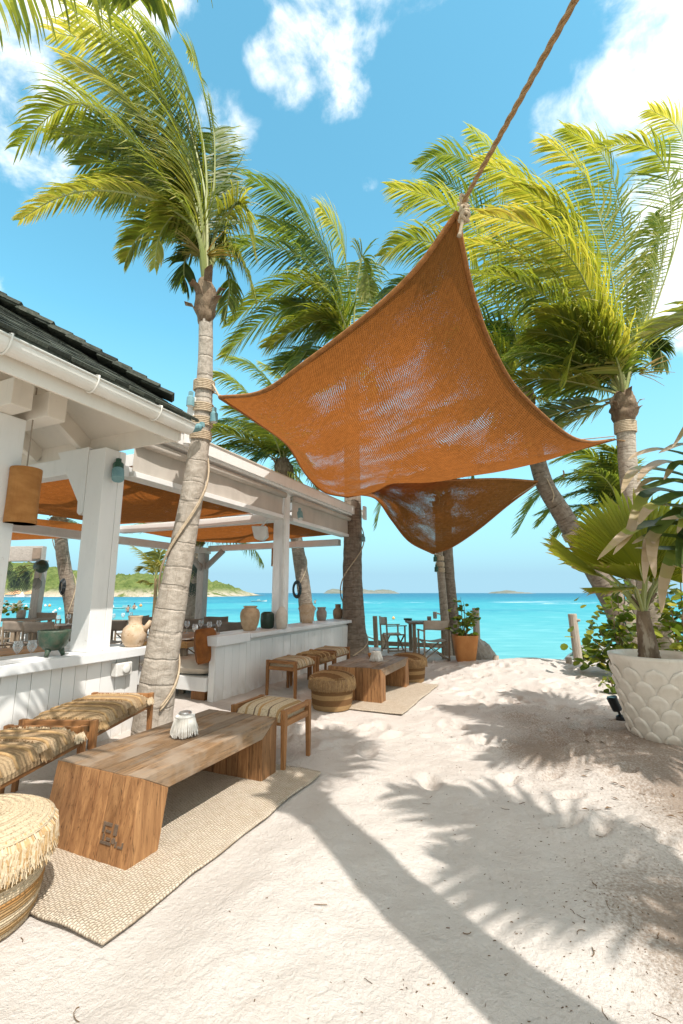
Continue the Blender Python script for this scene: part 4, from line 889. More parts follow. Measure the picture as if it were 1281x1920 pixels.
# round leaved shrubs: every leaf its own piece, sharing a few leaf shapes
def round_leaf(tone, nm, L=.5):
    m = MB(); n = 8; vs = [(0,0,0)] + [(.5*math.sin(2*PI*k/n)*1.0, .55 - .5*math.cos(2*PI*k/n), .10*abs(math.sin(2*PI*k/n)) - .05*(.55-.5*math.cos(2*PI*k/n))**2) for k in range(n)] + [(0,.55,-.02)]
    for k in range(n): m.add([vs[1+k], vs[1+(k+1) % n], vs[9]], [(0,1,2)], 0, tone)
    return m.mesh(nm, 'shrub_leaf')
RL = [round_leaf(t, 'leaf') for t in (.12,.25,.38,.52,.68,.85)]
def shrub(name, label, base, stems, nleaf, lsize, spread, seed, cat='shrub', group=None, stemmat='stem_brown', ground=True, sr=.014):
    random.seed(seed); r = thing(name, base, label, cat, group)
    tops = []
    for k, (dx, dy, dz) in enumerate(stems):
        e = base + RT*dx + FW*dy + UP*dz; mid = lerp(base, e, .5) + RT*rnd(-.05,.05) + UP*.05*dz
        m = MB(); c = crom([base - UP*.03 + RT*rnd(-.03,.03), mid, e], 8); m.tube(c, [sr*(1.15 - .9*i/8) for i in range(9)], 5); m.build('stem', stemmat, r); tops.append(c)
    for k in range(nleaf):
        c = random.choice(tops); u = random.random()**.6; p = c[min(7, int((.25+.75*u)*8))] + RT*random.gauss(0, spread) + FW*random.gauss(0, spread) + UP*random.gauss(0, spread*.75)
        if p.z < base.z + .03: p.z = base.z + .03
        s = lsize*rnd(.65, 1.2)
        inst('leaf', random.choice(RL), r, p, (rnd(-1.1,.7), rnd(-.7,.7), rnd(0, 2*PI)), (s, s, s))
    return r
b = gz(1150,1262); shrub('sea_grape_shrub', 'round leaved shrub left of the pale scale pot by the leaning trunk', at(1165,1262,8.3), [(-.35,0,.85),(-.1,-.1,1.3),(.15,.1,1.6),(.3,.1,1.0),(-.6,-.1,.75),(.05,0,.6),(-.2,.2,.35),(.45,.3,1.75),(-.45,.1,.3)], 285, .15, .17, 3)
shrub('sea_grape_shrub', 'dense green shrub behind the pot at the right edge', at(1290,1262,7.2), [(-.2,0,1.5),(.1,0,1.8),(.3,.1,1.4),(-.35,0,1.0),(.0,0,.9),(-.1,.2,.5),(.4,.1,.9),(.2,-.1,2.0)], 280, .15, .20, 4)
shrub('creeping_shrub', 'small low shrub sprouting from the sand at the left foot of the pot', gz(1150,1300)*1.0 + V(0,0,0), [(-.02,0,.18),(.08,0,.12),(-.12,-.1,.25)], 45, .09, .06, 5)
shrub('creeping_shrub', 'dark low bush around the foot of the leaning bleached post', at(1092,1243,10.1), [(-.12,0,.25),(.2,0,.35),(.35,.1,.3),(.6,.1,.3)], 110, .10, .09, 6)
# ---------------------------------------------------------------- walls of the pavilion
random.seed(20)
def planks(parent, x, y0, y1, z0, z1, t=.016, mat='white_paint', lean=0):
    y = y0
    while y < y1 - .02:
        wd = min(rnd(.10, .185), y1 - y)
        if y1 - (y+wd) < .06: wd = y1 - y
        m = MB(); tt = t + rnd(-.002, .003); m.box((x-.02, y+.0025, z0+rnd(-.01,.0)), (x+tt, y+wd-.0025, z1)); m.build('plank', mat, parent, bevel=.002); y += wd
w1 = thing('half_wall', (-4.4, 1.5, 0), 'white plank half wall behind the two fringed stools at the left', 'wall')
m = MB(); m.box((-4.60, -2, -.1), (-4.215, 3.86, .775)); m.build('wall_core', 'white_paint', w1)
planks(w1, -4.2, -2, 3.86, -.08, .772)
m = MB(); m.box((-4.70, -2, .777), (-4.09, 3.93, .868)); m.build('ledge', 'cap_paint', w1, bevel=.008)
w2 = thing('half_wall', (-4.4, 7.5, 0), 'white plank half wall carrying the row of jars, beyond the cushioned bench', 'wall')
m = MB(); m.box((-4.60, 5.80, -.1), (-4.20, 9.86, .79)); m.build('wall_core', 'white_paint', w2)
m = MB(); m.box((-4.262, 5.14, -.1), (-4.20, 5.797, .742)); m.build('end_panel', 'white_paint', w2)
planks(w2, -4.185, 5.14, 9.86, -.08, .738)
m = MB(); m.box((-4.30, 5.05, .745), (-4.085, 5.80, .875)); m.build('end_cap', 'cap_paint', w2, bevel=.01)
m = MB(); m.box((-4.66, 5.803, .795), (-4.075, 9.98, .862)); m.build('ledge', 'cap_paint', w2, bevel=.008)
m = MB(); m.box((-4.265, 5.118, -.08), (-4.17, 5.138, .742)); m.build('plank', 'white_paint', w2, bevel=.002)
m = MB(); s = at(231,1241,4.05); m.box((-4.183, 3.50, .60), (-4.10, 3.70, .735)); so2 = m.build('socket_box', 'white_plastic', None, bevel=.012); tag(so2, 'square white outdoor socket fixed on the planks under the ledge', 'socket')
m = MB(); m.lathe([(.045,0),(.05,.012),(.03,.02),(0,.02)], 16); me = m.mesh('socket_cover', 'white_plastic', smooth=True); OFF[so2.name] = V(so2.location); inst('socket_cover', me, so2, (-4.10, 3.62, .667), (0, PI/2, 0))
# bench and cushion in the gap
bn = thing('bench', (-4.9, 5.4, 0), 'white box bench between the leaning palm and the end of the jar wall', 'bench')
m = MB(); m.box((-5.55, 5.08, .15), (-4.275, 5.78, .33)); m.build('seat_box', 'white_paint', bn, bevel=.006)
for x in (-5.4, -4.5): m = MB(); m.box((x-.12, 5.2, -.05), (x+.12, 5.6, .148)); m.build('leg', 'teak', bn)
def cushion(c, sx, sy, sz, n=10, pw=5):
    m = MB()
    def P(u, v):
        a, b = u*2-1, v*2-1; return a, b
    top = []; 
    for sgn in (1, -1):
        m.grid(lambda u, v, sgn=sgn: (c[0]+(u-.5)*sx*(1-.03*(abs(2*v-1)**3)), c[1]+(v-.5)*sy*(1-.03*(abs(2*u-1)**3)), c[2] + sgn*sz*.5*(max(0, 1-abs(2*u-1)**pw)*max(0, 1-abs(2*v-1)**pw))**.38 + .004*math.sin(u*9+v*5)), n*2, n)
    return m
o = cushion((-4.92, 5.42, .435), 1.24, .70, .205).build('seat_cushion', 'cushion_cream', None, smooth=True); tag(o, 'thick cream cushion lying on the white box bench', 'cushion')
m = cushion((0,0,0), .46, .42, .15); o = m.build('throw_pillow', 'rust_velvet', None, smooth=True); o.location = V(-4.40, 5.10, .735); o.rotation_euler = (0, math.radians(82), .08); tag(o, 'rust brown velvet pillow leaning on the inside of the jar wall end', 'pillow')

# ---------------------------------------------------------------- shingled pavilion, left
pv = thing('shingle_pavilion', (-6.0, 1.0, 0), 'white timber pavilion with dark wood shingle roof and gutter at the left edge', 'pavilion')
EX, EY, EZ, ML = -3.27, 3.41, 3.22, .68
KR = 2.55
m = MB(); zr = EZ + ML*KR
top = [(EX,-4,EZ),(EX,EY,EZ),(EX-2*KR,EY,EZ),(EX-2*KR,-4,EZ),(EX-KR,EY-KR,zr),(EX-KR,-4,zr)]
low = [(x,y,z-.05) for x,y,z in top]
m.add(top+low, [(0,1,4,5),(1,2,4),(2,3,5,4),(6,11,10,7),(7,10,8),(8,10,11,9),(0,6,7,1),(1,7,8,2),(2,8,9,3),(3,5,0),(9,6,11)]); deck = m.build('roof_deck', 'cream_paint', pv)
th_ = math.atan(ML); random.seed(2)
shm = []
for k in range(4):
    m = MB(); m.box((-.30, -.5, 0), (.0, .5, .030)); shm.append(m.mesh('shingle', 'shingle'))
expo = .135; nsh = 0
for j in range(21):
    s = j*expo; kx = s*math.cos(th_); y1 = EY + .09 - kx + rnd(-.03,.03); y0 = max(.7 - .0*j, -1); y = y1
    if j > 12: y0 = 1.2
    while y > y0 and nsh < 298:
        wd = rnd(.10, .24); yy = y - wd/2; sd2 = s - rnd(.0, .02) - .04
        p = V(EX - sd2*math.cos(th_), yy, EZ + sd2*math.sin(th_) + .018 + rnd(0,.006))
        inst('shingle', random.choice(shm), deck, p, (rnd(-.01,.01), th_ - .06 + rnd(-.012,.02), 0), (1, wd-.006, 1)); y -= wd; nsh += 1
hipn = V(ML, ML, 1).normalized(); hd = V(-1, -1, ML).normalized(); hs = hd.cross(hipn)
for k in range(26):
    q = V(EX+.05, EY+.05, EZ+.03) + hd*(.30 + .15*k + rnd(-.015,.015)); m = MB(); w_ = rnd(.10,.14); a = q + hipn*.045; b = q + hd*.30 + hipn*.005
    m.add([a - hs*w_, a + hs*w_, b + hs*w_, b - hs*w_] + [v + hipn*.034 for v in (a - hs*w_, a + hs*w_, b + hs*w_, b - hs*w_)], [(0,3,2,1),(4,5,6,7),(0,1,5,4),(1,2,6,5),(2,3,7,6),(3,0,4,7)]); m.build('hip_shingle', 'shingle', deck)
# eave board
m = MB(); m.box((EX-.02, -4, EZ-.05), (EX+.03, EY+.02, EZ+.01)); m.build('drip_board', 'shingle', pv)
m = MB(); m.box((EX-.10, -4, EZ-.255), (EX-.075, EY-.028, EZ-.035)); m.build('fascia', 'cream_paint', pv, bevel=.004)
m = MB(); m.box((EX-2*KR, EY-.025, EZ-.225), (EX-.075, EY, EZ-.035)); m.build('fascia', 'cream_paint', pv, bevel=.004)
m = MB(); n = 12; r_ = .078; gc = (EX-.0, EZ-.065)
prof = [(gc[0] + r_*math.cos(PI + PI*k/n), gc[1] + r_*1.25*math.sin(PI + PI*k/n)) for k in range(n+1)]; prof += [(gc[0]+r_+.012, gc[1]+.012), (gc[0]+r_-.01, gc[1]+.012)] ; prof = prof[:n+1]
inn = [(gc[0] + (x-gc[0])*.94, gc[1]+ (z-gc[1])*.94) for x, z in prof]
vs = [(x, y, z) for y in (-4, EY+.03) for x, z in prof] + [(x, y, z) for y in (-4, EY+.03) for x, z in inn]; q = n+1; fs = []
for k in range(n): fs += [(k, k+1, q+k+1, q+k), (2*q+k, 3*q+k, 3*q+k+1, 2*q+k+1)]
fs += [(0, q, 3*q, 2*q), (n, 2*q+n, 3*q+n, q+n), tuple(q+k for k in range(q))]
m.add(vs, fs); gut = m.build('gutter', 'gutter_white', pv)
m = MB(); m.tube([(gc[0]+r_, -4, gc[1]), (gc[0]+r_, EY+.03, gc[1])], .012, 8); m.build('gutter_lip', 'gutter_white', gut, smooth=True)
for y in (1.66, 2.32, 2.98):
    m = MB(); pts = [(gc[0] + (r_+.008)*math.cos(PI + PI*k/12), y, gc[1] + (r_*1.25+.008)*math.sin(PI + PI*k/12)) for k in range(13)] + [(gc[0]+r_+.012, y, gc[1]+.018), (gc[0]+r_-.03, y, gc[1]+.03)]
    m.tube(pts, .008, 6); m.build('gutter_bracket', 'gutter_white', gut, smooth=True)
for y in (.2, 1.0, 1.7):     # rafters under the eave
    m = MB(); x0 = EX-.12; x1 = EX-1.6
    m.bar((x0, y, EZ-.135), (x1, y, EZ-.135+ML*(x0-x1)), .085, .15); m.build('rafter', 'cream_paint', pv, bevel=.004)
m = MB(); m.bar((EX-.11, EY-.06, EZ-.165), (EX-KR, EY-KR, EZ-.165+ML*(KR-.09)), .07, .17); m.build('hip_rafter', 'cream_paint', pv, bevel=.004)
for x in (-4.72, -5.58, -6.4):   # jack rafters running down to the end fascia
    m = MB(); m.bar((x, EY-.03, EZ-.135), (x, EY-1.5, EZ-.135+ML*1.47), .085, .17); m.build('rafter', 'cream_paint', pv, bevel=.004)
for y, z in ((2.19, 2.99), (2.49, 2.99)):   # twin beams standing out under the eave on the near post
    m = MB(); m.box((-7.0, y-.085, z), (-3.93, y+.085, z+.235)); m.build('beam_end', 'cream_paint', pv, bevel=.006)
m = MB(); m.box((-4.42, -4, 3.23), (-4.24, 2.62, 3.40)); m.build('plate_beam', 'cream_paint', pv, bevel=.005)
m = MB(); m.box((-9.2, 3.275, 2.77), (-4.462, 3.43, 2.965)); m.build('plate_beam', 'white_paint', pv, bevel=.005)
m = MB(); m.box((-4.50, 2.13, .87), (-4.20, 2.40, 2.988)); m.build('post', 'white_paint', pv, bevel=.008)
m = MB(); m.box((-4.46, 3.22, .87), (-4.203, 3.40, 2.985)); m.box((-4.452, 3.403, .87), (-4.20, 3.48, 2.99)); m.build('post', 'white_paint', pv, bevel=.006)
# knee brace with a curved foot, in the plane of the back beam
m = MB(); pts = [(-4.98, 3.02), (-4.464, 3.02), (-4.464, 2.30), (-4.52, 2.27), (-4.555, 2.30), (-4.56, 2.42)]
vs = [(x, y, z) for y in (3.215, 3.268) for x, z in pts]; k = len(pts)
m.add(vs, [tuple(range(k)), tuple(range(2*k-1, k-1, -1))] + [(i, i+k, (i+1) % k + k, (i+1) % k) for i in range(k)]); m.build('knee_brace', 'white_paint', pv, bevel=.004)

# ---------------------------------------------------------------- open pergola pavilion
pg = thing('pergola', (-6.3, 6.8, 0), 'white open pergola with rolled blinds and burlap ceiling beyond the leaning palm', 'pergola')
m = MB(); m.box((-4.075, 3.62, 3.265), (-4.03, 10.28, 3.445)); m.build('fascia', 'white_paint', pg, bevel=.004)
m = MB(); m.add([(-4.015,3.62,3.447),(-4.015,10.3,3.447),(-4.5,10.3,3.60),(-4.5,3.62,3.60),(-4.015,3.62,3.43),(-4.015,10.3,3.43),(-4.5,10.3,3.57),(-4.5,3.62,3.57)], [(0,1,2,3),(7,6,5,4),(0,4,5,1),(1,5,6,2),(2,6,7,3),(3,7,4,0)]); m.build('flashing', 'flashing', pg)
m = MB(); m.box((-8.6, 10.235, 3.265), (-4.08, 10.28, 3.445)); m.build('fascia', 'white_paint', pg, bevel=.004)
m = MB(); m.box((-4.30, 3.55, 3.23), (-4.08, 10.22, 3.40)); m.build('head_beam', 'white_paint', pg, bevel=.004)
m = MB(); m.box((-4.41, 6.85, .862), (-4.20, 7.06, 3.228)); m.build('post', 'white_paint', pg, bevel=.006)
m = MB(); m.box((-4.195, 6.80, .9), (-4.15, 6.845, 3.1)); m.build('blind_track', 'white_plastic', pg)
m = MB(); m.box((-4.42, 10.02, -.1), (-4.27, 10.17, 3.228)); m.build('post', 'white_paint', pg, bevel=.006)
for y0, y1 in ((3.56, 6.78), (7.09, 10.15)):
    m = MB(); m.tube([(-4.145, y0, 3.155), (-4.145, y1, 3.155)], .052, 16); m.build('blind_roll', 'blind_cloth', pg, smooth=True)
    m = MB(); m.grid(lambda u, v, y0=y0, y1=y1: (-4.185 + .008*math.sin(u*23+v*3), lerp(y0, y1, u), lerp(2.80, 3.15, v)), 40, 4); m.build('blind_cloth', 'blind_cloth', pg, smooth=True)
    m = MB(); m.box((-4.225, y0, 2.735), (-4.150, y1, 2.80)); m.build('bottom_rail', 'white_paint', pg, bevel=.004)
m = MB(); m.box((-4.36, 3.5, 2.735), (-4.235, 9.69, 2.86)); m.build('side_beam', 'white_paint', pg, bevel=.004)
for y, z in ((6.88, 2.72), (9.74, 2.56)):
    m = MB(); m.box((-8.34, y, z), (-4.415 if y < 8 else -4.46, y+.15, z+.15)); m.build('cross_beam', 'white_paint', pg, bevel=.005)
m = MB(); m.box((-8.52, 3.3, 2.50), (-8.36, 9.90, 2.66)); m.build('side_beam', 'white_paint', pg, bevel=.005)
m = MB(); m.box((-8.55, 9.60, -.1), (-8.33, 9.80, 2.498)); m.build('post', 'grey_timber', pg, bevel=.006)
for a, b in (((-8.44, 9.7, 2.05), (-7.85, 9.78, 2.57)), ((-8.44, 9.68, 2.05), (-8.45, 9.05, 2.52))):
    m = MB(); m.bar(a, b, .10, .12); m.build('knee_brace', 'grey_timber', pg, bevel=.004)
for y in np.arange(4.1, 10, .92):     # rafters above the cloth, their shade falls on it
    m = MB(); m.box((-8.6, y, 3.08), (-4.305, y+.09, 3.24)); m.build('roof_rafter', 'white_paint', pg)
m = MB(); m.bar((-8.3, 3.7, 3.05), (-4.5, 6.6, 3.05), .06, .06); m.build('roof_brace', 'white_paint', pg)
m = MB(); m.bar((-8.3, 9.5, 3.05), (-4.5, 7.2, 3.05), .06, .06); m.build('roof_brace', 'white_paint', pg)
def ceil(y0, y1, x0, x1, z, seed, par, sag=.16):
    c = [[V(x0,y0,z), V((x0+x1)/2,y0,z-.03), V(x1,y0,z)], [V(x0,y1,z), V((x0+x1)/2,y1,z-.03), V(x1,y1,z)], [V(x0,y0,z), V(x0,(y0+y1)/2,z-.03), V(x0,y1,z)], [V(x1,y0,z), V(x1,(y0+y1)/2,z-.03), V(x1,y1,z)]]
    return sheet('ceiling_cloth', c, sag, (x1-x0, y1-y0), '', .05, seed, 'burlap_ceiling', par, False, 40, 30)[0]
ceil(3.5, 6.84, -8.34, -4.38, 2.90, 3, pg).name = 'ceiling_cloth'; ceil(7.06, 9.72, -8.34, -4.38, 2.82, 8, pg).name = 'ceiling_cloth'
# a further timber frame behind, left
fr = thing('beach_pavilion', at(70,1200,14), 'grey timber frame with burlap shade far left in front of the hill', 'pergola')
a, b = at(-60,1040,13.5), at(83,1038,13.5); m = MB(); m.bar(a, b, .2, .44); m.build('beam', 'grey_timber_x', fr, bevel=.01)
m = MB(); m.bar(at(58,1204,13.6), at(80,1050,13.6), .23, .23); m.build('post', 'grey_timber', fr, bevel=.01)
m = MB(); a = at(69,1038,13.33); m.bar(a - RT*.12, a + RT*.12, .03, .33); m.build('grille', 'canvas_taupe', fr)
c = [[at(-150,1005,13), at(20,1012,13), at(168,1004,13)], [at(-150,960,9.5), at(40,970,9.5), at(175,985,9.5)], [at(-150,1005,13), at(-150,985,11), at(-150,960,9.5)], [at(168,1004,13), at(172,996,11), at(175,985,9.5)]]
sheet('shade_cloth', c, .15, (4, 3), '', .05, 12, 'burlap_ceiling', fr, False, 30, 20)

# ---------------------------------------------------------------- fittings
def spot_lamp(pos, aim, mat, label, r=.045, l=.13, grp=None):
    t = thing('spot_light', pos, label, 'spot light', grp); aim = Vector(aim).normalized(); p = Vector(pos)
    m = MB(); m.tube([p, p + aim*l*.15, p + aim*l*.2, p + aim*l], [r*.5, r*.9, r, r*1.02], 14); hd_ = m.build('lamp_head', mat, t, smooth=False)
    m = MB(); m.tube([p + aim*(l-.002), p + aim*(l+.004)], [r*.85, r*.85], 14); m.build('lens', 'white_plastic', hd_)
    m = MB(); m.box((p.x-.02, p.y-.02, p.z-.005), (p.x+.02, p.y+.02, p.z+.05)); m.build('bracket', mat, t); return t
def spot2(px, py, D, aim, mat, label, **k): return spot_lamp(at(px, py, D), aim, mat, label, **k)
p = V(-4.165, 3.36, 2.84); L0 = spot_lamp(p, (.35, -.25, -.9), 'green_metal', 'green and pale blue lamp hanging high on the white post at the jug', .055, .11)
m = MB(); m.tube([p + V(.035,-.025,-.09), p + V(.08,-.055,-.20)], [.06, .062], 14); m.build('lamp_glass', 'teal_metal', L0)
spot2(562, 958, 8.05, (.3,-.3,-.9), 'teal_metal', 'pale blue lamp on the side of the middle pergola post', r=.05, l=.17)
spot2(358, 742, 5.02, (0,0,-1), 'teal_metal', 'upper pale blue lamp strapped to the left of the leaning palm')
spot2(379, 800, 4.96, (-.9,-.5,-.25), 'teal_metal', 'lower pale blue lamp on the leaning palm pointing at the gutter end')
spot2(402, 772, 5.12, (0,0,-1), 'teal_metal', 'pale blue lamp on the right side of the strapped palm trunk')
spot2(681, 1005, 10.5, (0,0,-1), 'teal_metal', 'small green lamp on the right of the tall banded trunk', r=.05)
m = MB(); c = at(684,962,10.55); m.bar(c - UP*.16, c + UP*.16, .16, .05); tag(m.build('junction_box', 'white_plastic', None, bevel=.01), 'pale square box fixed to the tall banded trunk under the sail', 'box')
spot2(816, 1043, 11.2, (0,0,-1), 'green_metal', 'upper green lamp on the slender strapped trunk', r=.045); spot2(818, 1062, 11.2, (0,0,-1), 'green_metal', 'lower green lamp on the slender strapped trunk', r=.045)
# garden spike light by the pot
c = gz(1165, 1352); t = thing('spike_light', c, 'black garden spotlight on a spike left of the pale scale pot', 'spot light')
m = MB(); m.lathe([(.055,0),(.05,.05),(.02,.07),(0,.07)], 14, c); m.build('base', 'black_metal', t); m = MB(); m.bar(c + UP*.05, c + UP*.13 - RT*.03, .02, .02); m.build('stalk', 'black_metal', t)
m = MB(); a = c + UP*.12 - RT*.03; m.tube([a, a + (UP*.9 - RT*.35).normalized()*.15], [.052, .057], 16); m.build('lamp_head', 'black_metal', t); m = MB(); b = a + (UP*.9 - RT*.35).normalized()*.151; m.tube([b, b + UP*.003], [.048,.048], 16); m.build('lens', 'teal_metal', t)
# lanterns
def lantern(c, r, h, label, cordz):
    t = thing('wicker_lantern', (c.x, c.y, c.z), label, 'lantern'); m = MB()
    m.lathe([(r*.98, -h/2), (r, -h/2+.01), (r*.985, 0), (r, h/2-.01), (r*.98, h/2), (r*.9, h/2), (r*.9, -h/2), (r*.98, -h/2)], 28, c); m.build('shade', 'wicker_shade', t, smooth=False)
    m = MB(); m.tube([c + UP*h/2, V(c.x, c.y, cordz)], .006, 5); m.build('cord', 'cable_grey', t)
    m = MB(); m.bar(c + UP*h*.46 - RT*r*.9, c + UP*h*.46 + RT*r*.9, .012, .012); m.build('spider', 'black_metal', t)
lantern(at(44, 930, 3.9), .122, .49, 'large rust coloured cylinder lantern hanging beside the left post', 3.3)
lantern(at(514, 1045, 9.3), .055, .36, 'small tan tube lantern hanging left of the middle post', 2.8)
c = at(490, 1000, 7.9); t = thing('speaker', c, 'white wall speaker tilted under the beam at the middle post', 'speaker')
m = MB(); m.add([tuple(c + RT*x + UP*z + FW*y) for x, y, z in ((-.16,-.1,.12),(.10,-.1,.12),(.12,-.1,-.06),(.04,-.1,-.13),(-.10,-.1,-.10),(-.16,.1,.12),(.10,.1,.12),(.12,.1,-.06),(.04,.1,-.13),(-.10,.1,-.10))], [(0,1,2,3,4),(9,8,7,6,5),(0,5,6,1),(1,6,7,2),(2,7,8,3),(3,8,9,4),(4,9,5,0)]); m.build('cabinet', 'white_plastic', t, bevel=.015)
m = MB(); m.bar(c + UP*.12, c + UP*.25 + RT*.1, .03, .03); m.build('bracket', 'white_plastic', t)
# the jars on the ledges
def jar(px, base_py, hpx, wpx, prof, mat, label, z=.868, xmax=-4.19, fn=None, n=24, fx=None):
    c = gz(px, base_py - 2, z); c.x = min(xmax, max(-4.56, c.x)) if fx is None else fx; rr, h_ = ray(px, base_py); c.y = rr.y/rr.x*c.x; D = c.dot(FW); sc = D/866*.965
    h = hpx*sc; w_ = wpx*sc/2; t = thing('clay_jar', c, label, 'jar'); m = MB()
    m.lathe([(a*w_, b*h) for a, b in prof], n, c, fn=fn); m.build('jar_body', mat, t, smooth=True); return t, c, h, w_
pot_p = [(.55,0),(.62,.01),(.86,.25),(1.0,.55),(.98,.72),(.82,.86),(.62,.91),(.60,.93),(.70,.96),(.70,1.0),(.60,1.0),(.52,.95),(.5,.7),(0,.65)]
jar(468, 1184, 46, 38, pot_p, 'clay_tan', 'tan clay jar with a rolled rim, nearest of the jars on the far wall', .864)
t, c, h, w_ = jar(501, 1180, 31, 27, [(.72,0),(.92,.08),(1.0,.5),(.96,.85),(.8,.95),(.62,.97),(.62,1.0),(.55,1.0),(.5,.9),(0,.85)], 'green_dark', 'squat dark green glazed jar between the tan and white jars', .864)
jar(528, 1176, 41, 24, [(.7,0),(.8,.02),(1.0,.3),(1.0,.62),(.85,.8),(.5,.93),(.42,1.0),(.34,1.0),(.3,.9),(0,.85)], 'clay_white', 'cream white tapered vase in front of the middle pergola post', .864, n=9, fx=-4.12)
t, c, h, w_ = jar(576, 1170, 37, 30, [(.6,0),(.7,.02),(.9,.35),(1.0,.68),(.92,.84),(.72,.93),(.70,.96),(.8,1.0),(.68,1.0),(.6,.9),(0,.8)], 'clay_buff', 'buff shouldered jar with two small lugs right of the middle post', .864)
for sg in (-1, 1): m = MB(); m.tube([c + RT*sg*w_*.88 + UP*h*.82, c + RT*sg*w_*1.12 + UP*h*.74, c + RT*sg*w_*.98 + UP*h*.64], .012, 6); m.build('lug', 'clay_buff', t, smooth=True)
jar(603, 1164, 25, 20, [(.75,0),(.82,.02),(1.0,.3),(1.0,.62),(.8,.78),(.72,.86),(.86,.92),(.86,1.0),(.7,1.0),(.6,.85),(0,.8)], 'clay_grey', 'small grey jar with a wide rim, second from the far end of the ledge', .864)
jar(634, 1160, 27, 20, [(.75,0),(.9,.03),(1.0,.3),(.98,.55),(.75,.68),(.55,.72),(.55,.98),(.6,1.0),(.48,1.0),(.45,.8),(0,.75)], 'clay_brown', 'small brown square necked jar beside the tall banded trunk', .864)
t, c, h, w_ = jar(250, 1214, 57, 46, [(.55,0),(.68,.02),(.95,.22),(1.0,.40),(.88,.58),(.62,.69),(.52,.72),(.52,.88),(.58,.97),(.6,1.0),(.5,1.0),(.45,.8),(0,.7)], 'clay_buff', 'buff spouted clay jug on the near ledge right of the white post', .87)
m = MB(); m.tube([c + RT*w_*.70 + UP*h*.50, c + RT*w_*1.05 + UP*h*.66, c + RT*w_*1.28 + UP*h*.84], [w_*.30, w_*.22, w_*.14], 10); m.build('spout', 'clay_buff', t, smooth=True)
rr, h_ = ray(97, 1237); k = -4.28/rr.x; c = V(-4.28, rr.y*k, .87); D = c.dot(FW)
t = thing('tripod_bowl', c, 'green three legged bowl with a wavy rim on the near ledge', 'bowl'); w_ = 54*D/866/2*.95; h = 58*D/866*.80
m = MB(); m.lathe([(.0,.20*h),(w_*.55,.24*h),(w_*.86,.42*h),(w_*.98,.68*h),(w_,.93*h),(w_*1.0,1.0*h),(w_*.88,1.0*h),(w_*.84,.7*h),(w_*.5,.36*h),(0,.33*h)], 30, c, fn=lambda r, z, a: r*(1 + (.05*math.sin(2*a) if z > .9*h else 0) + .02*math.sin(7*a))); m.build('bowl_body', 'green_glaze', t, smooth=True)
for k in range(3):
    a = -PI/2 + YAW + k*2*PI/3; d = V(math.cos(a), math.sin(a), 0); m = MB(); m.tube([c + d*w_*.45 + UP*h*.34, c + d*w_*.60 + UP*h*.14, c + d*w_*.68 + UP*.004], [w_*.24, w_*.15, w_*.14], 8); m.build('foot', 'green_glaze', t, smooth=True)
# ---------------------------------------------------------------- rugs, low tables, stools, poufs
random.seed(50)
def rug(x0, y0, x1, y1, label, seed, rz=0):
    cx, cy = (x0+x1)/2, (y0+y1)/2; hx, hy = (x1-x0)/2, (y1-y0)/2; m = MB(); nu, nv = 50, 80; ca, sa = math.cos(rz), math.sin(rz)
    def P(u, v):
        x, y = (u*2-1)*hx, (v*2-1)*hy
        e = max(abs(u*2-1), abs(v*2-1)); x += .012*mnoise.noise((y*3, seed, 0)) * (abs(u*2-1)**3) * 2.0; y += .012*mnoise.noise((x*3, seed, 5)) * (abs(v*2-1)**3) * 2.0
        X, Yy = cx + x*ca - y*sa, cy + x*sa + y*ca
        return (X, Yy, .012 + .010*max(0, mnoise.noise((X*2.2, Yy*2.2, seed))) + (.018*max(0, mnoise.noise((X*4, Yy*4, seed+3))) if e > .93 else 0) + random.uniform(0, .0022))
    m.grid(P, nu, nv); o = m.build('jute_rug', 'rug', None, smooth=True); s = o.modifiers.new('thick', 'SOLIDIFY'); s.thickness = .012; s.offset = -1
    b = MB(); tag(o, label, 'rug'); return o
rug(-3.05, 1.58, -1.80, 3.60, 'woven jute rug under the nearest plank table', 1, .0)
rug(-3.0, 5.62, -1.72, 7.60, 'woven jute rug under the far low table', 9)
plain('lettering', (.10, .07, .05), (.17, .115, .075), 40, .8, 0)
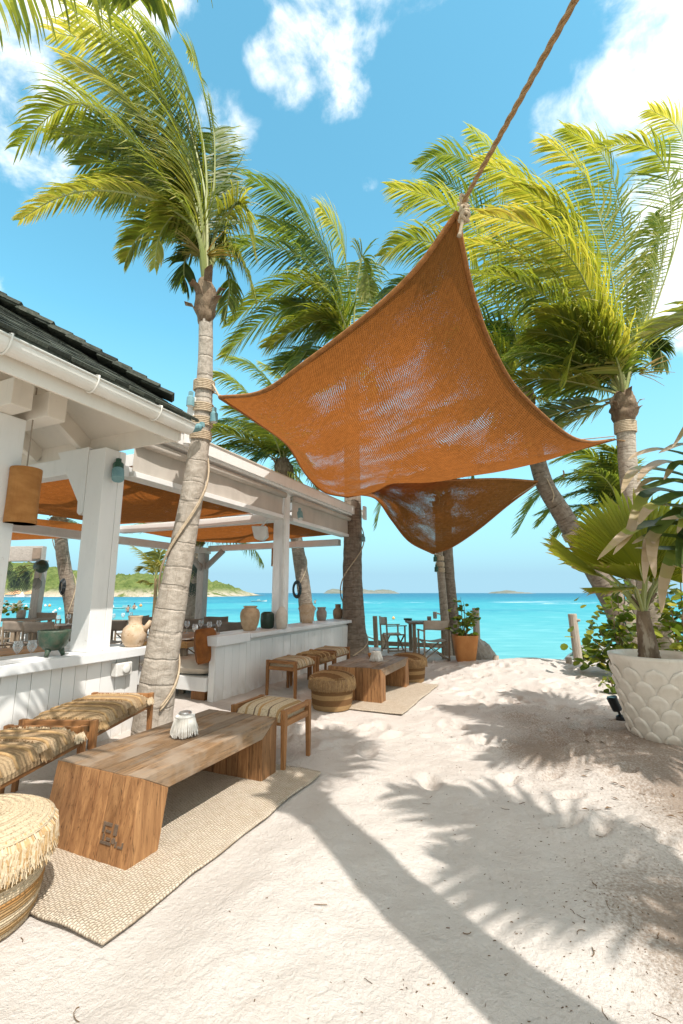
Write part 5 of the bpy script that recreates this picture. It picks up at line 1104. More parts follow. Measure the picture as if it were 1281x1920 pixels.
def block_table(x0, y0, x1, y1, H, th, lw, label, seed, stencil=False, sp=0):
    random.seed(seed); t = thing('block_table', ((x0+x1)/2, (y0+y1)/2, 0), label, 'coffee table')
    n = 6; w_ = (x1-x0)/n; xx = x0; ws = [w_*rnd(.75, 1.25) for _ in range(n)]; sc = (x1-x0)/sum(ws)
    for i, wd in enumerate(ws):                 # boards run over the top and down the legs, mitred at the corners
        a, b = xx + .0018, xx + wd*sc - .0018; xx += wd*sc; dz = rnd(-.004, .004)
        for nm, pts in (('top_board', [(y0, H+dz), (y1, H+dz), (y1-lw, H-th), (y0+lw, H-th)]), ('leg_board', [(y0, H+dz), (y0+lw, H-th), (y0+lw-sp*.8, -.02), (y0-sp, -.02)]), ('leg_board', [(y1, H+dz), (y1, -.02), (y1-lw, -.02), (y1-lw, H-th)])):
            m = MB(); cy_ = sum(p[0] for p in pts)/4; cz_ = sum(p[1] for p in pts)/4
            q = [(cy_ + (y-cy_)*.998, cz_ + (z-cz_)*.998) for y, z in pts]
            m.add([(a, y, z) for y, z in q] + [(b, y, z) for y, z in q], [(0,1,2,3),(7,6,5,4),(0,4,5,1),(1,5,6,2),(2,6,7,3),(3,7,4,0)])
            bm = bmesh.new(); o = m.build(nm, 'slab_y' if nm == 'top_board' else 'slab_z', t, bevel=.004)
            bmesh.ops.recalc_face_normals
            bm.from_mesh(o.data); bmesh.ops.recalc_face_normals(bm, faces=bm.faces); bm.to_mesh(o.data); bm.free()
    if stencil:                                 # faded stamp burnt into the end: a dark block and worn marks
        m = MB(); yf = y0 - .0015
        def r_(xa, za, xb, zb): m.box((x0+xa, yf-.001, za), (x0+xb, yf+.003, zb))
        for q in ((.49,.185,.555,.20),(.49,.15,.505,.185),(.515,.155,.555,.165),(.49,.10,.57,.112),(.50,.118,.512,.145),(.53,.12,.56,.132),(.60,.10,.612,.125),(.622,.10,.66,.108),(.65,.108,.66,.128),(.575,.15,.60,.20)): r_(*q)
        m.tube([(x0+.585, yf-.001, .125), (x0+.585, yf+.003, .125)], .014, 12); m.v = [(x, y - sp*(1 - z/H), z) for x, y, z in m.v]; m.build('stamp_mark', 'lettering', t)
    return t
block_table(-2.84, 2.05, -2.13, 3.44, .435, .115, .205, 'long reclaimed plank block table on the near rug, stamped on its end', 61, True, .075)
block_table(-2.92, 6.03, -2.13, 7.36, .445, .115, .19, 'shorter honey coloured block table on the far rug by the striped pouf', 62)

def fringe(mb, p, d_out, ln, n, spread, r=.0028, grav=1.0):
    for k in range(n):
        q = Vector(p(random.random())); o = Vector(d_out) + V(rnd(-.35,.35), rnd(-.35,.35), rnd(-.1,.5)); o.normalize(); l = ln*rnd(.7, 1.15)
        mid = q + o*l*.45; e = mid + (o*.25 - UP*grav).normalized()*l*.6 + V(rnd(-1,1), rnd(-1,1), 0)*spread
        mb.tube([q, mid, e], [r, r, r*.5], 3, 0, False)
def stool(L, Wd, H, label, cush, group=None, rail_axis='x', fr=None, hump=.045, bands=None):   # rails stand on the two ends (x = +-L/2), cushion between
    t = thing('stool', (0,0,0), label, 'stool', group); hl, hw = L/2, Wd/2; lg = .046
    for sx in (-1, 1):
        for sy in (-1, 1):
            m = MB(); x, y = sx*(hl-lg/2), sy*(hw-lg/2); m.bar((x, y, H), (x + sx*.004, y + sy*.006, -.03), lg, lg, (0,1,0), 0, lg*.72, lg*.72); m.build('leg', 'teak', t, bevel=.003)
        m = MB(); x = sx*(hl-lg/2); m.box((x-.019, -hw+lg, H-.042), (x+.019, hw-lg, H-.004)); m.build('top_rail', 'teak_y', t, bevel=.003)
        m = MB(); m.box((x-.016, -hw+lg, H-.135), (x+.016, hw-lg, H-.085)); m.build('apron', 'teak_y', t, bevel=.003)
    for sy in (-1, 1):
        m = MB(); y = sy*(hw-lg/2); m.box((-hl+lg, y-.016, H-.125), (hl-lg, y+.016, H-.072)); m.build('apron', 'teak_x', t, bevel=.003)
    cl, cw = L-2*lg-.01, Wd-.004; m = MB(); nu, nv = 28, 16; zb = H-.085
    def top(u, v):
        a, b = abs(2*u-1), abs(2*v-1); e = (max(0,1-a**6)*max(0,1-b**5))**.5
        rip = (.009*abs(math.sin(PI*u*5.0))**.5 if bands else .0025*math.sin(u*60))
        return ((u-.5)*cl, (v-.5)*cw*(1+.03*e), zb + .02 + (hump+.035)*e + rip*e)
    m.grid(top, nu, nv); m.grid(lambda u, v: ((u-.5)*cl, (.5-v)*cw, zb-.012), 4, 4)
    for v0, s in ((0, 1), (1, -1)):
        m.grid(lambda u, v, v0=v0, s=s: tuple(lerp(V((u-.5)*cl, (v0-.5)*cw, zb-.012), V(*top(u, v0)), v if s > 0 else 1-v)), nu, 2)
    for u0, s in ((0, -1), (1, 1)):
        m.grid(lambda u, v, u0=u0, s=s: tuple(lerp(V((u0-.5)*cl, (u-.5)*cw, zb-.012), V(*top(u0, u)), v if s > 0 else 1-v)), nv, 2)
    cu = m.build('cushion', cush, t, smooth=True)
    if fr:
        cols, rows_ = fr
        for k, u in enumerate(rows_):
            f = MB()
            for sy in (-1, 1):
                fringe(f, lambda q, u=u, sy=sy: (((u-.5)*cl + (q-.5)*.07), sy*cw*.47, zb + .035), (0, sy, .35), .075, 150, .016, .0042)
            fringe(f, lambda q, u=u: ((u-.5)*cl + rnd(-.012,.012), (q-.5)*cw*.9, top(u, q)[2]), ((rnd(-.4,.4)), 0, .8), .028, 110, .010, .0034, .6)
            f.build('fringe', cols[k % len(cols)], cu, kind='stuff')
        for u in bands:
            r_ = MB(); r_.tube([V(*top(u, j/14)) + UP*.004 for j in range(15)], .010, 6); r_.build('woven_ridge', 'fringe_mid', cu, smooth=True)
    return t
AX = math.radians(90)
d12 = math.radians(22)
s2 = stool(1.0, .60, .50, 'teak stool with fringed chunky jute cushion between the white wall and the block table', 'chunky', 'fringed teak stools', fr=(['fringe_mid','fringe_brown','fringe_pale'], [.04,.55,.94]), bands=[.16,.30,.44,.62,.80])
place(s2, False, (-3.66, 2.93, 0), AX + d12)
place(s2, True, (-3.235, 1.90, 0), AX + d12, 'teak stool with fringed chunky jute cushion cut off by the left edge')
s3 = stool(.56, .47, .475, 'teak stool with striped beige cushion at the far end of the near block table', 'stripe_x'); place(s3, False, (-2.37, 3.735, 0), 0)
s4 = stool(.62, .50, .50, 'teak stool with pale striped cushion nearest to the jar wall end', 'stripe_y', 'teak stools along the jar wall'); 
bpy.data.objects  # stools along the jar wall
for ch in s4.children:
    if ch.name.startswith('cushion'): ch.data.materials.clear(); ch.data.materials.append(MATS['stripe_x'])
place(s4, False, (-3.56, 6.12, 0), AX)
s5 = stool(.62, .50, .48, 'teak stool with shaggy brown fringed cushion, middle of the row along the jar wall', 'stripe_dark', 'teak stools along the jar wall', fr=(['fringe_brown','fringe_mid'], [.1,.35,.6,.9]), bands=[.22,.48,.75]); place(s5, False, (-3.56, 6.80, 0), AX)
place(s4, True, (-3.58, 7.48, 0), AX, 'teak stool with striped cushion at the far end, by the tall banded trunk')

def pouf(c, R, H, mat, fmat, label, seed, nf, fl, tone_top='pouf_cream', tuft=True):
    random.seed(seed); t = thing('pouf', c, label, 'pouf'); m = MB(); prof = []
    N = 34
    for j in range(N+1):
        v = j/N; z = v*H*.86; b = 1 + .05*math.sin(PI*v) - .06*(1-v)**6; rip = 1 + .010*math.cos(v*N*PI*.66)
        prof.append((R*.95*b*rip, z))
    m.lathe(prof, 48, c); m.build('pouf_body', mat, t, smooth=True)
    m = MB(); pr = []
    for j in range(26):
        v = j/25; r = R*1.06*(1-v); zz = H*.86 + H*.14*(1-(1-v)**3.2)*1.0 + .0035*math.cos(v*25*PI)*(1 if v < .98 else 0); pr.append((r, zz))
    m.lathe([(R*1.0, H*.80), (R*1.05, H*.82)] + pr, 48, c); ptop = m.build('pouf_top', tone_top, t, smooth=True)
    for w_ in range(3):
        m = MB()
        for k in range(nf//3):
            a = rnd(0, 2*PI); r = R*1.055; d = V(math.cos(a), math.sin(a), 0); p = c + d*r + UP*(H*(.855+rnd(-.015,.03))); l = fl*rnd(.75, 1.12); tw = V(-d.y, d.x, 0)*rnd(-.03,.03)
            m.tube([p - d*.015, p + d*rnd(.006,.016) - UP*l*.3, p + d*rnd(.004,.022) + tw*.6 - UP*l*.7, p + d*rnd(.0,.028) + tw - UP*l], [.0036,.0044,.0038,.0018], 3, 0, False)
        m.build('fringe', (['fringe_pale','fringe_pale','fringe_mid'] if fmat == 'pale' else ['fringe_mid','fringe_brown','fringe_brown'])[w_], ptop, kind='stuff')
    return t
pouf(V(-2.50, 1.42, 0), .305, .455, 'pouf_cream', 'pale', 'cream fringed jute pouf at the left edge on the rug corner', 71, 2400, .145)
pouf(V(-2.66, 5.62, 0), .27, .45, 'pouf_brown', 'brown', 'brown striped pouf with brown fringe beside the far block table', 72, 1800, .135, 'stripe_dark')
pouf(V(-2.25, 7.78, 0), .27, .45, 'pouf_brown', 'brown', 'brown fringed pouf half hidden behind the far block table', 73, 1200, .135, 'stripe_dark')
def tassel_lamp(c, label):
    t = thing('tassel_lamp', c, label, 'table lamp'); m = MB(); m.lathe([(.05,0),(.062,.01),(.062,.12),(.05,.145),(.03,.15),(0,.15)], 20, c); hol = m.build('holder', 'clay_tan', t, smooth=True)
    m = MB(); m.lathe([(.038,.148),(.046,.152),(.046,.160),(.040,.166),(.014,.170),(0,.170)], 18, c); m.build('lid', 'steel', t)
    m = MB(); m.lathe([(.054,.150),(.070,.140),(.070,.132),(.058,.128)], 20, c); m.build('knotted_band', 'tassel', hol, smooth=True)
    m = MB(); random.seed(5)
    for k in range(120):
        a = 2*PI*k/120 + rnd(-.02,.02); d = V(math.cos(a), math.sin(a), 0); zb = rnd(.004,.03); r1 = .082 + rnd(-.004,.012)
        m.tube([c + d*.066 + UP*.137, c + d*.076 + UP*.10, c + d*r1 + UP*.05, c + d*(r1+rnd(-.006,.01)) + UP*zb], [.0022,.0030,.0032,.0026], 3, 0, False)
    m.build('fringe', 'tassel', hol, kind='stuff')
c = gz(345,1380,.437); tassel_lamp(V(c.x, c.y, .437), 'white tasselled lamp with a metal lid on the near plank table')
c = gz(706,1240,.447); tassel_lamp(V(c.x, c.y, .447), 'white tasselled lamp on the far block table')
c = gz(696,1232,.447); m = MB(); m.lathe([(.03,0),(.05,.03),(.055,.06),(.05,.06),(.04,.03),(0,.012)], 18, (c.x, c.y, .447)); tag(m.build('small_bowl', 'terracotta', None, smooth=True), 'small terracotta bowl behind the tasselled lamp on the far table', 'bowl')

# ---------------------------------------------------------------- director's chairs and dining tables
def director_chair(wm, cm, label):
    t = thing('director_chair', (0,0,0), label, 'chair'); w_, d, sh, ah, bh = .27, .22, .46, .66, .89      # faces +y
    for sx in (-1, 1):
        m = MB(); m.bar((sx*w_, -d, 0), (sx*w_, -d-.05, bh), .032, .036); m.build('back_post', wm, t)
        m = MB(); m.bar((sx*w_, d, 0), (sx*w_, d, ah), .032, .036); m.build('front_post', wm, t)
        m = MB(); m.box((sx*w_-.026, -d-.03, ah), (sx*w_+.026, d+.05, ah+.022)); m.build('armrest', wm, t)
        m = MB(); m.box((sx*w_-.016, -d+.019, .05), (sx*w_+.016, d-.02, .085)); m.build('foot_rail', wm, t)
        m = MB(); m.box((sx*(w_-.03)-.014, -d+.02, sh-.025), (sx*(w_-.03)+.014, d+.03, sh+.005)); m.build('seat_rail', wm, t)
    for y in (-d+.03, d-.03):
        for s in (-1, 1):
            m = MB(); m.bar((-s*(w_-.02), y+.012*s, .08), (s*(w_-.03), y+.012*s, sh-.03), .02, .034, (0,1,0)); m.build('cross_brace', wm, t)
    m = MB(); m.grid(lambda u, v: ((u-.5)*(2*w_-.06), -d+.02+v*(2*d+.01), sh+.008-.035*math.sin(PI*u)), 10, 4); o = m.build('seat', cm, t, smooth=True)
    m = MB(); m.grid(lambda u, v: ((u-.5)*(2*w_+.03), -d-.028-.03*v-.035*math.sin(PI*u)-.012, bh-.20+v*.20+.006*math.sin(u*7)), 12, 4); m.build('backrest', cm, t, smooth=True)
    for x in ('seat', 'backrest'):
        for ch in t.children:
            if ch.name.startswith(x) and ch.data and ch.name.split('.')[0] == x: md = ch.modifiers.new('thick', 'SOLIDIFY'); md.thickness = .008
    return t
def dining_table(c, L, Wd, rz, label, top='weathered_x', slab=.05, legm='weathered', group=None, H=.75):
    t = thing('dining_table', (0,0,0), label, 'table', group)
    nb = 5
    for k in range(nb):
        m = MB(); y0 = -Wd/2 + k*Wd/nb; m.box((-L/2, y0+.002, H-slab), (L/2, y0+Wd/nb-.002, H)); m.build('top_board', top, t, bevel=.004)
    for sx in (-1, 1):
        for sy in (-1, 1): m = MB(); m.box((sx*(L/2-.12)-.04, sy*(Wd/2-.1)-.04, -.05), (sx*(L/2-.12)+.04, sy*(Wd/2-.1)+.04, H-slab-.002)); m.build('leg', legm, t)
    t.location = c; t.rotation_euler = (0,0,rz); return t
wood('amber_x', (.36, .17, .05), (.60, .34, .13), 'x', .5)
dc = director_chair('weathered', 'canvas_pale', 'director chair with pale canvas seen from behind at the table for two')
g_ = gz(811, 1241); CAMZ = YAW
place(dc, False, (g_.x, g_.y+.15, -.02), CAMZ + .1)
g_ = gz(738, 1221); place(dc, True, (g_.x, g_.y, -.03), CAMZ - math.radians(78), 'director chair facing right, seen side on, left of the table for two')
t2 = dining_table(gz(806,1165,.74) + V(0,0,-.74-.01), 1.15, .85, CAMZ, 'weathered table for two by the twin palms above the sea')
dd = director_chair('weathered', 'canvas_taupe', 'x')
tabs = [
 (V(-5.55, 6.0, 0), 1.7, .95, math.radians(90+17), 'thick amber edged dining table beside the leaning trunk', 'amber_x', .09),
 (gz(122,1171,.75), 2.0, .9, CAMZ+.05, 'set dining table left of the near white post', 'weathered_x', .05),
 (gz(228,1164,.75), 1.5, .9, CAMZ-.1, 'dining table behind the spouted jug', 'weathered_x', .05),
 (gz(20,1225,.75)+V(-.25,0,0), 1.2, .7, math.radians(90), 'amber dining table just behind the near ledge at the left', 'amber_x', .05),
 (gz(372,1172,.75), 1.3, .9, CAMZ+.2, 'dining table at the foot of the braced corner post', 'weathered_x', .05),
 (gz(40,1160,.75), 1.4, .9, CAMZ, 'dining table with the white flowers far left', 'weathered_x', .05)]
for c, L, Wd, rz, lab, top, sl in tabs: dining_table(V(c.x, c.y, 0), L, Wd, rz, lab, top, sl)
GD = 'dark canvas chairs under the pergola'
for i, (px, topy, rz, lab) in enumerate([
  (14, 1182, -.5, 'nearest dark canvas director chair, its back just above the ledge at the left edge'),
  (50, 1162, .0, 'dark canvas chair left of the green bowl, back to the viewer'),
  (86, 1163, .12, 'dark canvas chair directly above the green bowl'),
  (92, 1147, .3, 'dark canvas chair beyond the set table, in front of the grey timber post'),
  (2, 1158, -.3, 'dark canvas chair at the left edge beside the white flowers'),
  (222, 1161, .1, 'dark canvas chair between the white post and the spouted jug'),
  (248, 1153, 1.2, 'dark canvas chair behind the neck of the jug'),
  (277, 1154, .2, 'dark canvas chair between the jug and the leaning trunk'),
  (406, 1154, .25, 'wide dark canvas chair right of the braced corner post'),
  (440, 1163, -.1, 'dark canvas chair behind the nearest tan jar'),
  (352, 1158, .5, 'dark canvas chair against the foot of the pale trunk by the corner post'),
  (130, 1174, 3.3, 'dark canvas chair facing the viewer at the set table')]):
    D = (EYE-.89)*866/(topy-1112); p = at(px, topy, D)
    place(dd, i > 0, (p.x, p.y, -.0), CAMZ + rz, lab, GD)
def wine_glass(c, lab):
    t = thing('wine_glass', c, lab, 'glass', 'wine glasses on the pergola tables'); m = MB()
    m.lathe([(.036,0),(.036,.003),(.006,.008),(.004,.09),(.02,.105),(.042,.14),(.044,.165),(.034,.215),(.032,.215),(.042,.165),(.038,.14),(0,.108)], 18, c); m.build('bowl', 'glass', t, smooth=True)
WG = 'clear stemmed wine glass '
for px, py, lab in ((30,1243,WG+'left of the pair beside the green bowl'),(57,1241,WG+'touching the left side of the green bowl'),(365,1196,WG+'nearest of five on the amber edged table, below the corner post'),(392,1190,WG+'just left of the rust pillow on the amber edged table'),(410,1186,WG+'rightmost on the amber edged table, by the jar wall'),
    (350,1188,WG+'on the amber edged table, against the leaning trunk'),(376,1185,WG+'farthest back in the middle of the amber edged table'),(128,1170,WG+'on the set table, right one by the white post'),(108,1172,WG+'on the set table above the green bowl'),(230,1166,WG+'directly left of the neck of the spouted jug'),(245,1164,WG+'hidden behind the neck of the spouted jug'),(212,1168,WG+'touching the right side of the near white post')):
    c = gz(px, py, .752); wine_glass(c, lab)
for i, (px, py, lab) in enumerate([(385,1196,'shallow grey plate at the near edge of the amber table'),(355,1200,'grey plate nearest to the leaning trunk on the amber table'),(116,1174,'plate on the set table left of the near post'),(137,1173,'plate touching the near post on the set table'),(230,1168,'plate behind the spouted jug')]):
    c = gz(px, py, .752); m = MB(); m.lathe([(.06,0),(.12,.014),(.125,.018),(.06,.006),(0,.005)], 24, c); tag(m.build('plate', 'clay_grey', None, smooth=True), lab, 'plate')
c = gz(386,1194,.752)+FW*.25; m = MB(); m.lathe([(.035,0),(.05,.04),(.05,.07),(.043,.07),(.04,.03),(0,.015)], 16, c); tag(m.build('small_bowl', 'clay_tan', None, smooth=True), 'small tan bowl between the glasses on the amber table', 'bowl')
for px, py, h, lab, mt in ((805,1163,.10,'short grey candle cup on the table for two','clay_grey'),(816,1160,.19,'taller grey jar on the table for two','clay_grey'),(765,1163,.05,'low green dish at the left end of the table for two','green_glaze')):
    c = gz(px, py, .742); m = MB(); r_ = .055 if h > .06 else .11; m.lathe([(r_*.9,0),(r_,.01),(r_*1.02,h*.9),(r_,h),(r_*.86,h),(r_*.84,h*.3),(0,h*.25)], 18, c); tag(m.build('candle_cup', mt, None, smooth=True), lab, 'cup')
m = MB(); a = gz(820,1162,.742) + UP*.17; b = at(862,1160,11.1); m.tube([a, b], [.022,.028], 8); tag(m.build('wooden_pole', 'driftwood', None), 'pale wooden pole lying slanted over the table for two', 'pole')
# flowers, hanging plant
c = gz(22,1160,.752); t = thing('flower_vase', c, 'white flowers in a small grey vase far left under the pergola', 'flowers'); m = MB(); m.lathe([(.09,0),(.11,.05),(.11,.22),(.09,.25),(0,.2)], 14, c + RT*.25); m.build('vase', 'clay_grey', t, smooth=True)
random.seed(9)
for k in range(26):
    p = c + RT*rnd(-.3,.35) + FW*rnd(-.15,.15) + UP*rnd(.22,.5); m = MB(); m.lathe([(0,-.03),(.045,0),(.03,.03),(0,.035)], 6, p); m.build('flower', 'flower_white', t); m = MB(); m.tube([c + RT*.2 + UP*.2, p], [.008,.005], 4); m.build('stem', 'stalk_green', t)
for k in range(30): s = rnd(.09,.15); inst('leaf', random.choice(RL), t, c + RT*rnd(-.3,.35) + FW*rnd(-.2,.2) + UP*rnd(.12,.42), (rnd(-1,1), rnd(-1,1), rnd(0,6)), (s,s,s))
def hanging_plant(c, label, seed, n, lean):
    random.seed(seed); t = thing('hanging_plant', c, label, 'plant'); m = MB(); m.lathe([(.19*math.sin(PI*j/10), -.19*math.cos(PI*j/10)) for j in range(11)], 18, c, fn=lambda r,z,a: r*(1+.06*math.sin(5*a))); m.build('moss_ball', 'green_dark', t, smooth=True)
    for k in range(n):
        e = c + RT*(lean*rnd(.1,1.1)+rnd(-.15,.15)) + FW*rnd(-.3,.3) + UP*rnd(-.45,.15); m = MB(); m.tube([c, lerp(c,e,.5)+UP*.08, e], [.012,.009,.006], 4); m.build('stem', 'stalk_green', t)
        s = rnd(.26,.42); ax = (RT*rnd(-1,.3) - UP*rnd(.4,1.2) + FW*rnd(-.2,.2)).normalized(); sd_ = FW.cross(ax); q = MB()
        pts = [(0,.5)] 
        for j in range(9):      # split leaf: a rib with fingers to both sides
            u = .12 + .8*j/8
            for sg in (-1, 1):
                w_ = s*.52*math.sin(PI*(u*.8+.15)); a = e + ax*s*u; b = a + sd_*sg*w_ + ax*s*.10 - UP*.02; q.add([a - ax*s*.03, a + ax*s*.035, b + ax*s*.02, b - ax*s*.03], [(0,1,2,3)], 0, rnd(.0,.15))
        q.tube([e, e + ax*s], [.008,.003], 4, 0, False, False, .3); q.build('split_leaf', 'green_dark', t)
hanging_plant(at(78,1062,12.9), 'dark hanging ball plant with split leaves on the grey timber post', 1, 11, -1.0)
hanging_plant(at(372,1062,12.6), 'dark hanging plant beside the braced corner post', 2, 6, -.25)

# ---------------------------------------------------------------- far edge of the sand: terracotta pot, posts, rock
c = gz(879,1247) + FW*.2; c.z = -.02; t = thing('terracotta_pot', c, 'tapering terracotta planter holding a leafy shrub in front of the sea', 'planter')
m = MB(); H_ = .60
def sq(a, r): return r/ (abs(math.cos(a))**6 + abs(math.sin(a))**6)**(1/6)
m.lathe([(.165,-.03),(.17,0),(.215,.3),(.255,H_-.005),(.255,H_),(.225,H_),(.215,H_-.06)], 32, c, fn=lambda r,z,a: sq(a - .35, r)); m.build('pot_body', 'terracotta', t, smooth=True)
m = MB(); m.lathe([(.218,H_-.05),(0,H_-.03)], 32, c, fn=lambda r,z,a: sq(a-.35, r)); m.build('soil', 'soil', t)
m = MB(); a0 = -PI/2+YAW-.25; 
shrub('potted_shrub', 'round leaved shrub growing in the tapering terracotta planter', c + UP*(H_-.06), [(-.05,0,.85),(.02,.05,.75),(.12,0,.5),(.3,.05,.62),(-.18,-.05,.25),(.18,0,.2),(-.02,-.1,.35),(-.1,.1,.6)], 95, .125, .075, 7, ground=False)
def bollard(px, py, topx, topy, r, label, mat='driftwood', grp='wooden posts along the sand edge', knot=False):
    b = gz(px, py); D = b.dot(FW); tp = at(topx, topy, D); m = MB(); N = 8
    m.tube([lerp(b - UP*.15, tp, i/N) for i in range(N+1)], [(lambda a, i=i: r*(1 + .06*mnoise.noise((math.cos(a)*2, math.sin(a)*2, i*.5 + px)))) for i in range(N+1)], 12)
    if knot: m.tube([lerp(b, tp, .86) , lerp(b, tp, .88) + RT*r*1.25 - FW*r], [r*.5, r*.3], 8)
    return tag(m.build('wooden_post', mat, None, smooth=False, bevel=.008), label, 'post', grp)
bollard(706,1213,703,1155,.065,'dark upright post left of the side-on chair','weathered'); bollard(722,1206,720,1189,.075,'short stub post just right of the dark upright post','weathered')
bollard(1086,1247,1073,1151,.085,'bleached leaning post with a knot beside the path to the sea', knot=True); bollard(930,1244,930,1229,.06,'small stub post right of the grey rock'); bollard(1069,1250,1066,1232,.06,'short stub at the foot of the bleached leaning post')
bollard(778,1214,778,1195,.07,'short post under the table for two','weathered'); bollard(895,1225,892,1140,.085,'bleached post hidden behind the potted shrub')
m = MB(); a, b = gz(700,1207), gz(745,1211); m.tube([at(660,1180,12.6), at(690,1194,12.6), at(703,1199,12.9)], .015, 6); m.tube([at(703,1199,12.9), at(716,1203,12.9), at(722,1201,13)], .015, 6); tag(m.build('post_rope', 'rope_tan', None, smooth=True), 'sagging rope strung between the dark posts by the wall end', 'rope')
random.seed(3); m = MB(); c = gz(913,1243) + FW*.45; bm = bmesh.new(); bmesh.ops.create_icosphere(bm, subdivisions=3, radius=1)
vs = [c + RT*(v.co.x*.36) + FW*v.co.y*.3 + UP*(.10 + v.co.z*.34 - .10*v.co.x + .10*mnoise.noise(v.co*2.2)) for v in bm.verts]; fs = [tuple(x.index for x in f.verts) for f in bm.faces]; bm.free(); m.add(vs, fs); tag(m.build('rock', 'dark_rock', None), 'pale grey rock right of the terracotta planter', 'rock')
m = MB(); a, b = gz(690,1204), gz(900,1212); m.bar(a - UP*.02, b - UP*.02, .1, .12); tag(m.build('timber_edging', 'weathered_x', None, bevel=.01), 'low timber edging between sand and sea behind the table for two', 'edging')
m = MB(); a, b = at(1098,1240,10.6), at(1148,1240,10.4); m.bar(a, b, .1, .12); tag(m.build('timber_edging', 'driftwood', None, bevel=.01), 'pale timber edging right of the bleached leaning post', 'edging')

# ---------------------------------------------------------------- ropes and bindings
def rope(pts, r, label, mat='rope_tan', n=60, twist=True, nm='rope', mid=None):
    c = crom(pts, n) if len(pts) > 2 else [lerp(V(*pts[0]), V(*pts[1]), i/n) for i in range(n+1)]
    m = MB()
    if twist:
        L = sum((c[i+1]-c[i]).length for i in range(n)); N = int(L/.016); cc = [c[min(n-1, int(i/N*n))].lerp(c[min(n, int(i/N*n)+1)], i/N*n - min(n-1, int(i/N*n))) for i in range(N+1)]
        t = (c[-1]-c[0]).normalized(); x = t.orthogonal().normalized(); y = t.cross(x)
        for k in range(3): m.tube([p + (x*math.cos(i*.42 + k*2.094) + y*math.sin(i*.42 + k*2.094))*r*.52 for i, p in enumerate(cc)], r*.60, 6)
    else: m.tube(c, r, 6)
    return tag(m.build(nm, mat, None, smooth=True), label, 'rope')
ep = V(1.25, .80, 4.32)
Tk = T + (ep - T).normalized()*.10
rope([Tk, ep], .0165, 'thick twisted rope running from the sail tip up to the top right')
m = MB(); random.seed(8)   # knot at the sail tip
kc = T + UP*-.02 + RT*.035 - FW*.05
pts = [kc + RT*.035*math.sin(i*1.9) + FW*.03*math.cos(i*1.3) + UP*(-.085*math.sin(i*.42) + .02*math.cos(i*2.7)) for i in range(26)]
m.tube(crom(pts, 120), .0125, 6); m.tube(crom([kc - UP*.06, kc - UP*.12 - RT*.02, kc - UP*.19 - RT*.035, kc - UP*.23 - RT*.045], 12), [.013]*10 + [.016,.018,.02], 6); tag(m.build('rope_knot', 'rope_pale', None, smooth=True), 'pale frayed rope knot hanging at the upper tip of the large sail', 'rope')
def ring_bind(c, ax, r, n, gap, thick, label, mat='rope_pale', squash=1):
    ax = Vector(ax).normalized(); x = ax.orthogonal().normalized(); y = ax.cross(x); m = MB()
    for k in range(n):
        q = [Vector(c) + ax*(k-(n-1)/2)*gap + (x*math.cos(2*PI*i/28) + y*math.sin(2*PI*i/28))*(r + .002*math.sin(i*3+k)) for i in range(29)]; m.tube(q, thick, 6)
    return tag(m.build('rope_binding', mat, None, smooth=True), label, 'rope')
def near(c, z): return min(c, key=lambda p: abs(p.z - z))
ax1 = (c1[-8]-c1[-30]).normalized()
def bindp1(py, n, gap, th, lab, rr):
    p = min(c1, key=lambda q: abs((960 - FOC*(-(q.dot(FW))*math.sin(TH) + (q.z-EYE)*math.cos(TH))/((q.dot(FW))*math.cos(TH) + (q.z-EYE)*math.sin(TH))) - py)); return ring_bind(p, ax1, rr, n, gap, th, lab), p
_, pk = bindp1(728, 6, .020, .011, 'coil of pale rope round the leaning palm where the sail is tied', .118)
bindp1(768, 5, .021, .011, 'upper of three flat rope straps on the leaning palm', .121); bindp1(786+6, 5, .021, .011, 'middle of three flat rope straps on the leaning palm', .124); bindp1(819, 5, .021, .011, 'lowest of three flat rope straps on the leaning palm', .127)
rope([pk + RT*.12 - FW*.06, Lc], .012, 'short pale rope from the coil to the left corner of the large sail', 'rope_pale', 8, False); rope([pk + RT*.10 + FW*.06 - UP*.05, Lc + UP*.0 + RT*.06], .010, 'second pale rope under the first at the left sail corner', 'rope_pale', 8, False)
def on_trunk(c, rad, u0, u1, a0, turns, r, label, mat='cable_grey', nm='cable', double=0):
    m = MB(); N = 90; n = len(c)-1
    for dd_ in range(1 + double):
        pts = []
        for i in range(N+1):
            u = lerp(u0, u1, i/N); k = min(n-1, int(u*n)); p = c[k].lerp(c[k+1], u*n-k); t = (c[k+1]-c[k]).normalized(); x = t.cross(FW).normalized(); y = t.cross(x); a = a0 + turns*2*PI*i/N
            pts.append(p + (x*math.cos(a) + y*math.sin(a))*(rad(u)*1.03 + r) - t*dd_*.035)
        m.tube(pts, r, 6)
    return tag(m.build(nm, mat, None, smooth=True), label, 'cable')
on_trunk(c1, lambda u: lerp(.205,.105,min(1,u*1.25)), .08, .74, 2.2, 1.6, .012, 'pale double cable winding up the leaning palm trunk', 'rope_pale', 'cable', 1)
m = MB(); p = min(c1, key=lambda q: abs(q.z-3.35)); side = -RT; b0 = min(c1, key=lambda q: abs(q.z-3.2)); b1 = min(c1, key=lambda q: abs(q.z-3.72)); m.bar(b0 - RT*.115 - FW*.075, b1 - RT*.10 - FW*.07, .09, .035, FW); tag(m.build('mount_board', 'white_paint', None, bevel=.004), 'narrow white board strapped upright to the leaning palm', 'board')
on_trunk(c2, lambda u: lerp(.30,.18,u), .02, .52, 1.2, 1.5, .013, 'pale cable winding up the tall banded trunk', 'rope_pale')
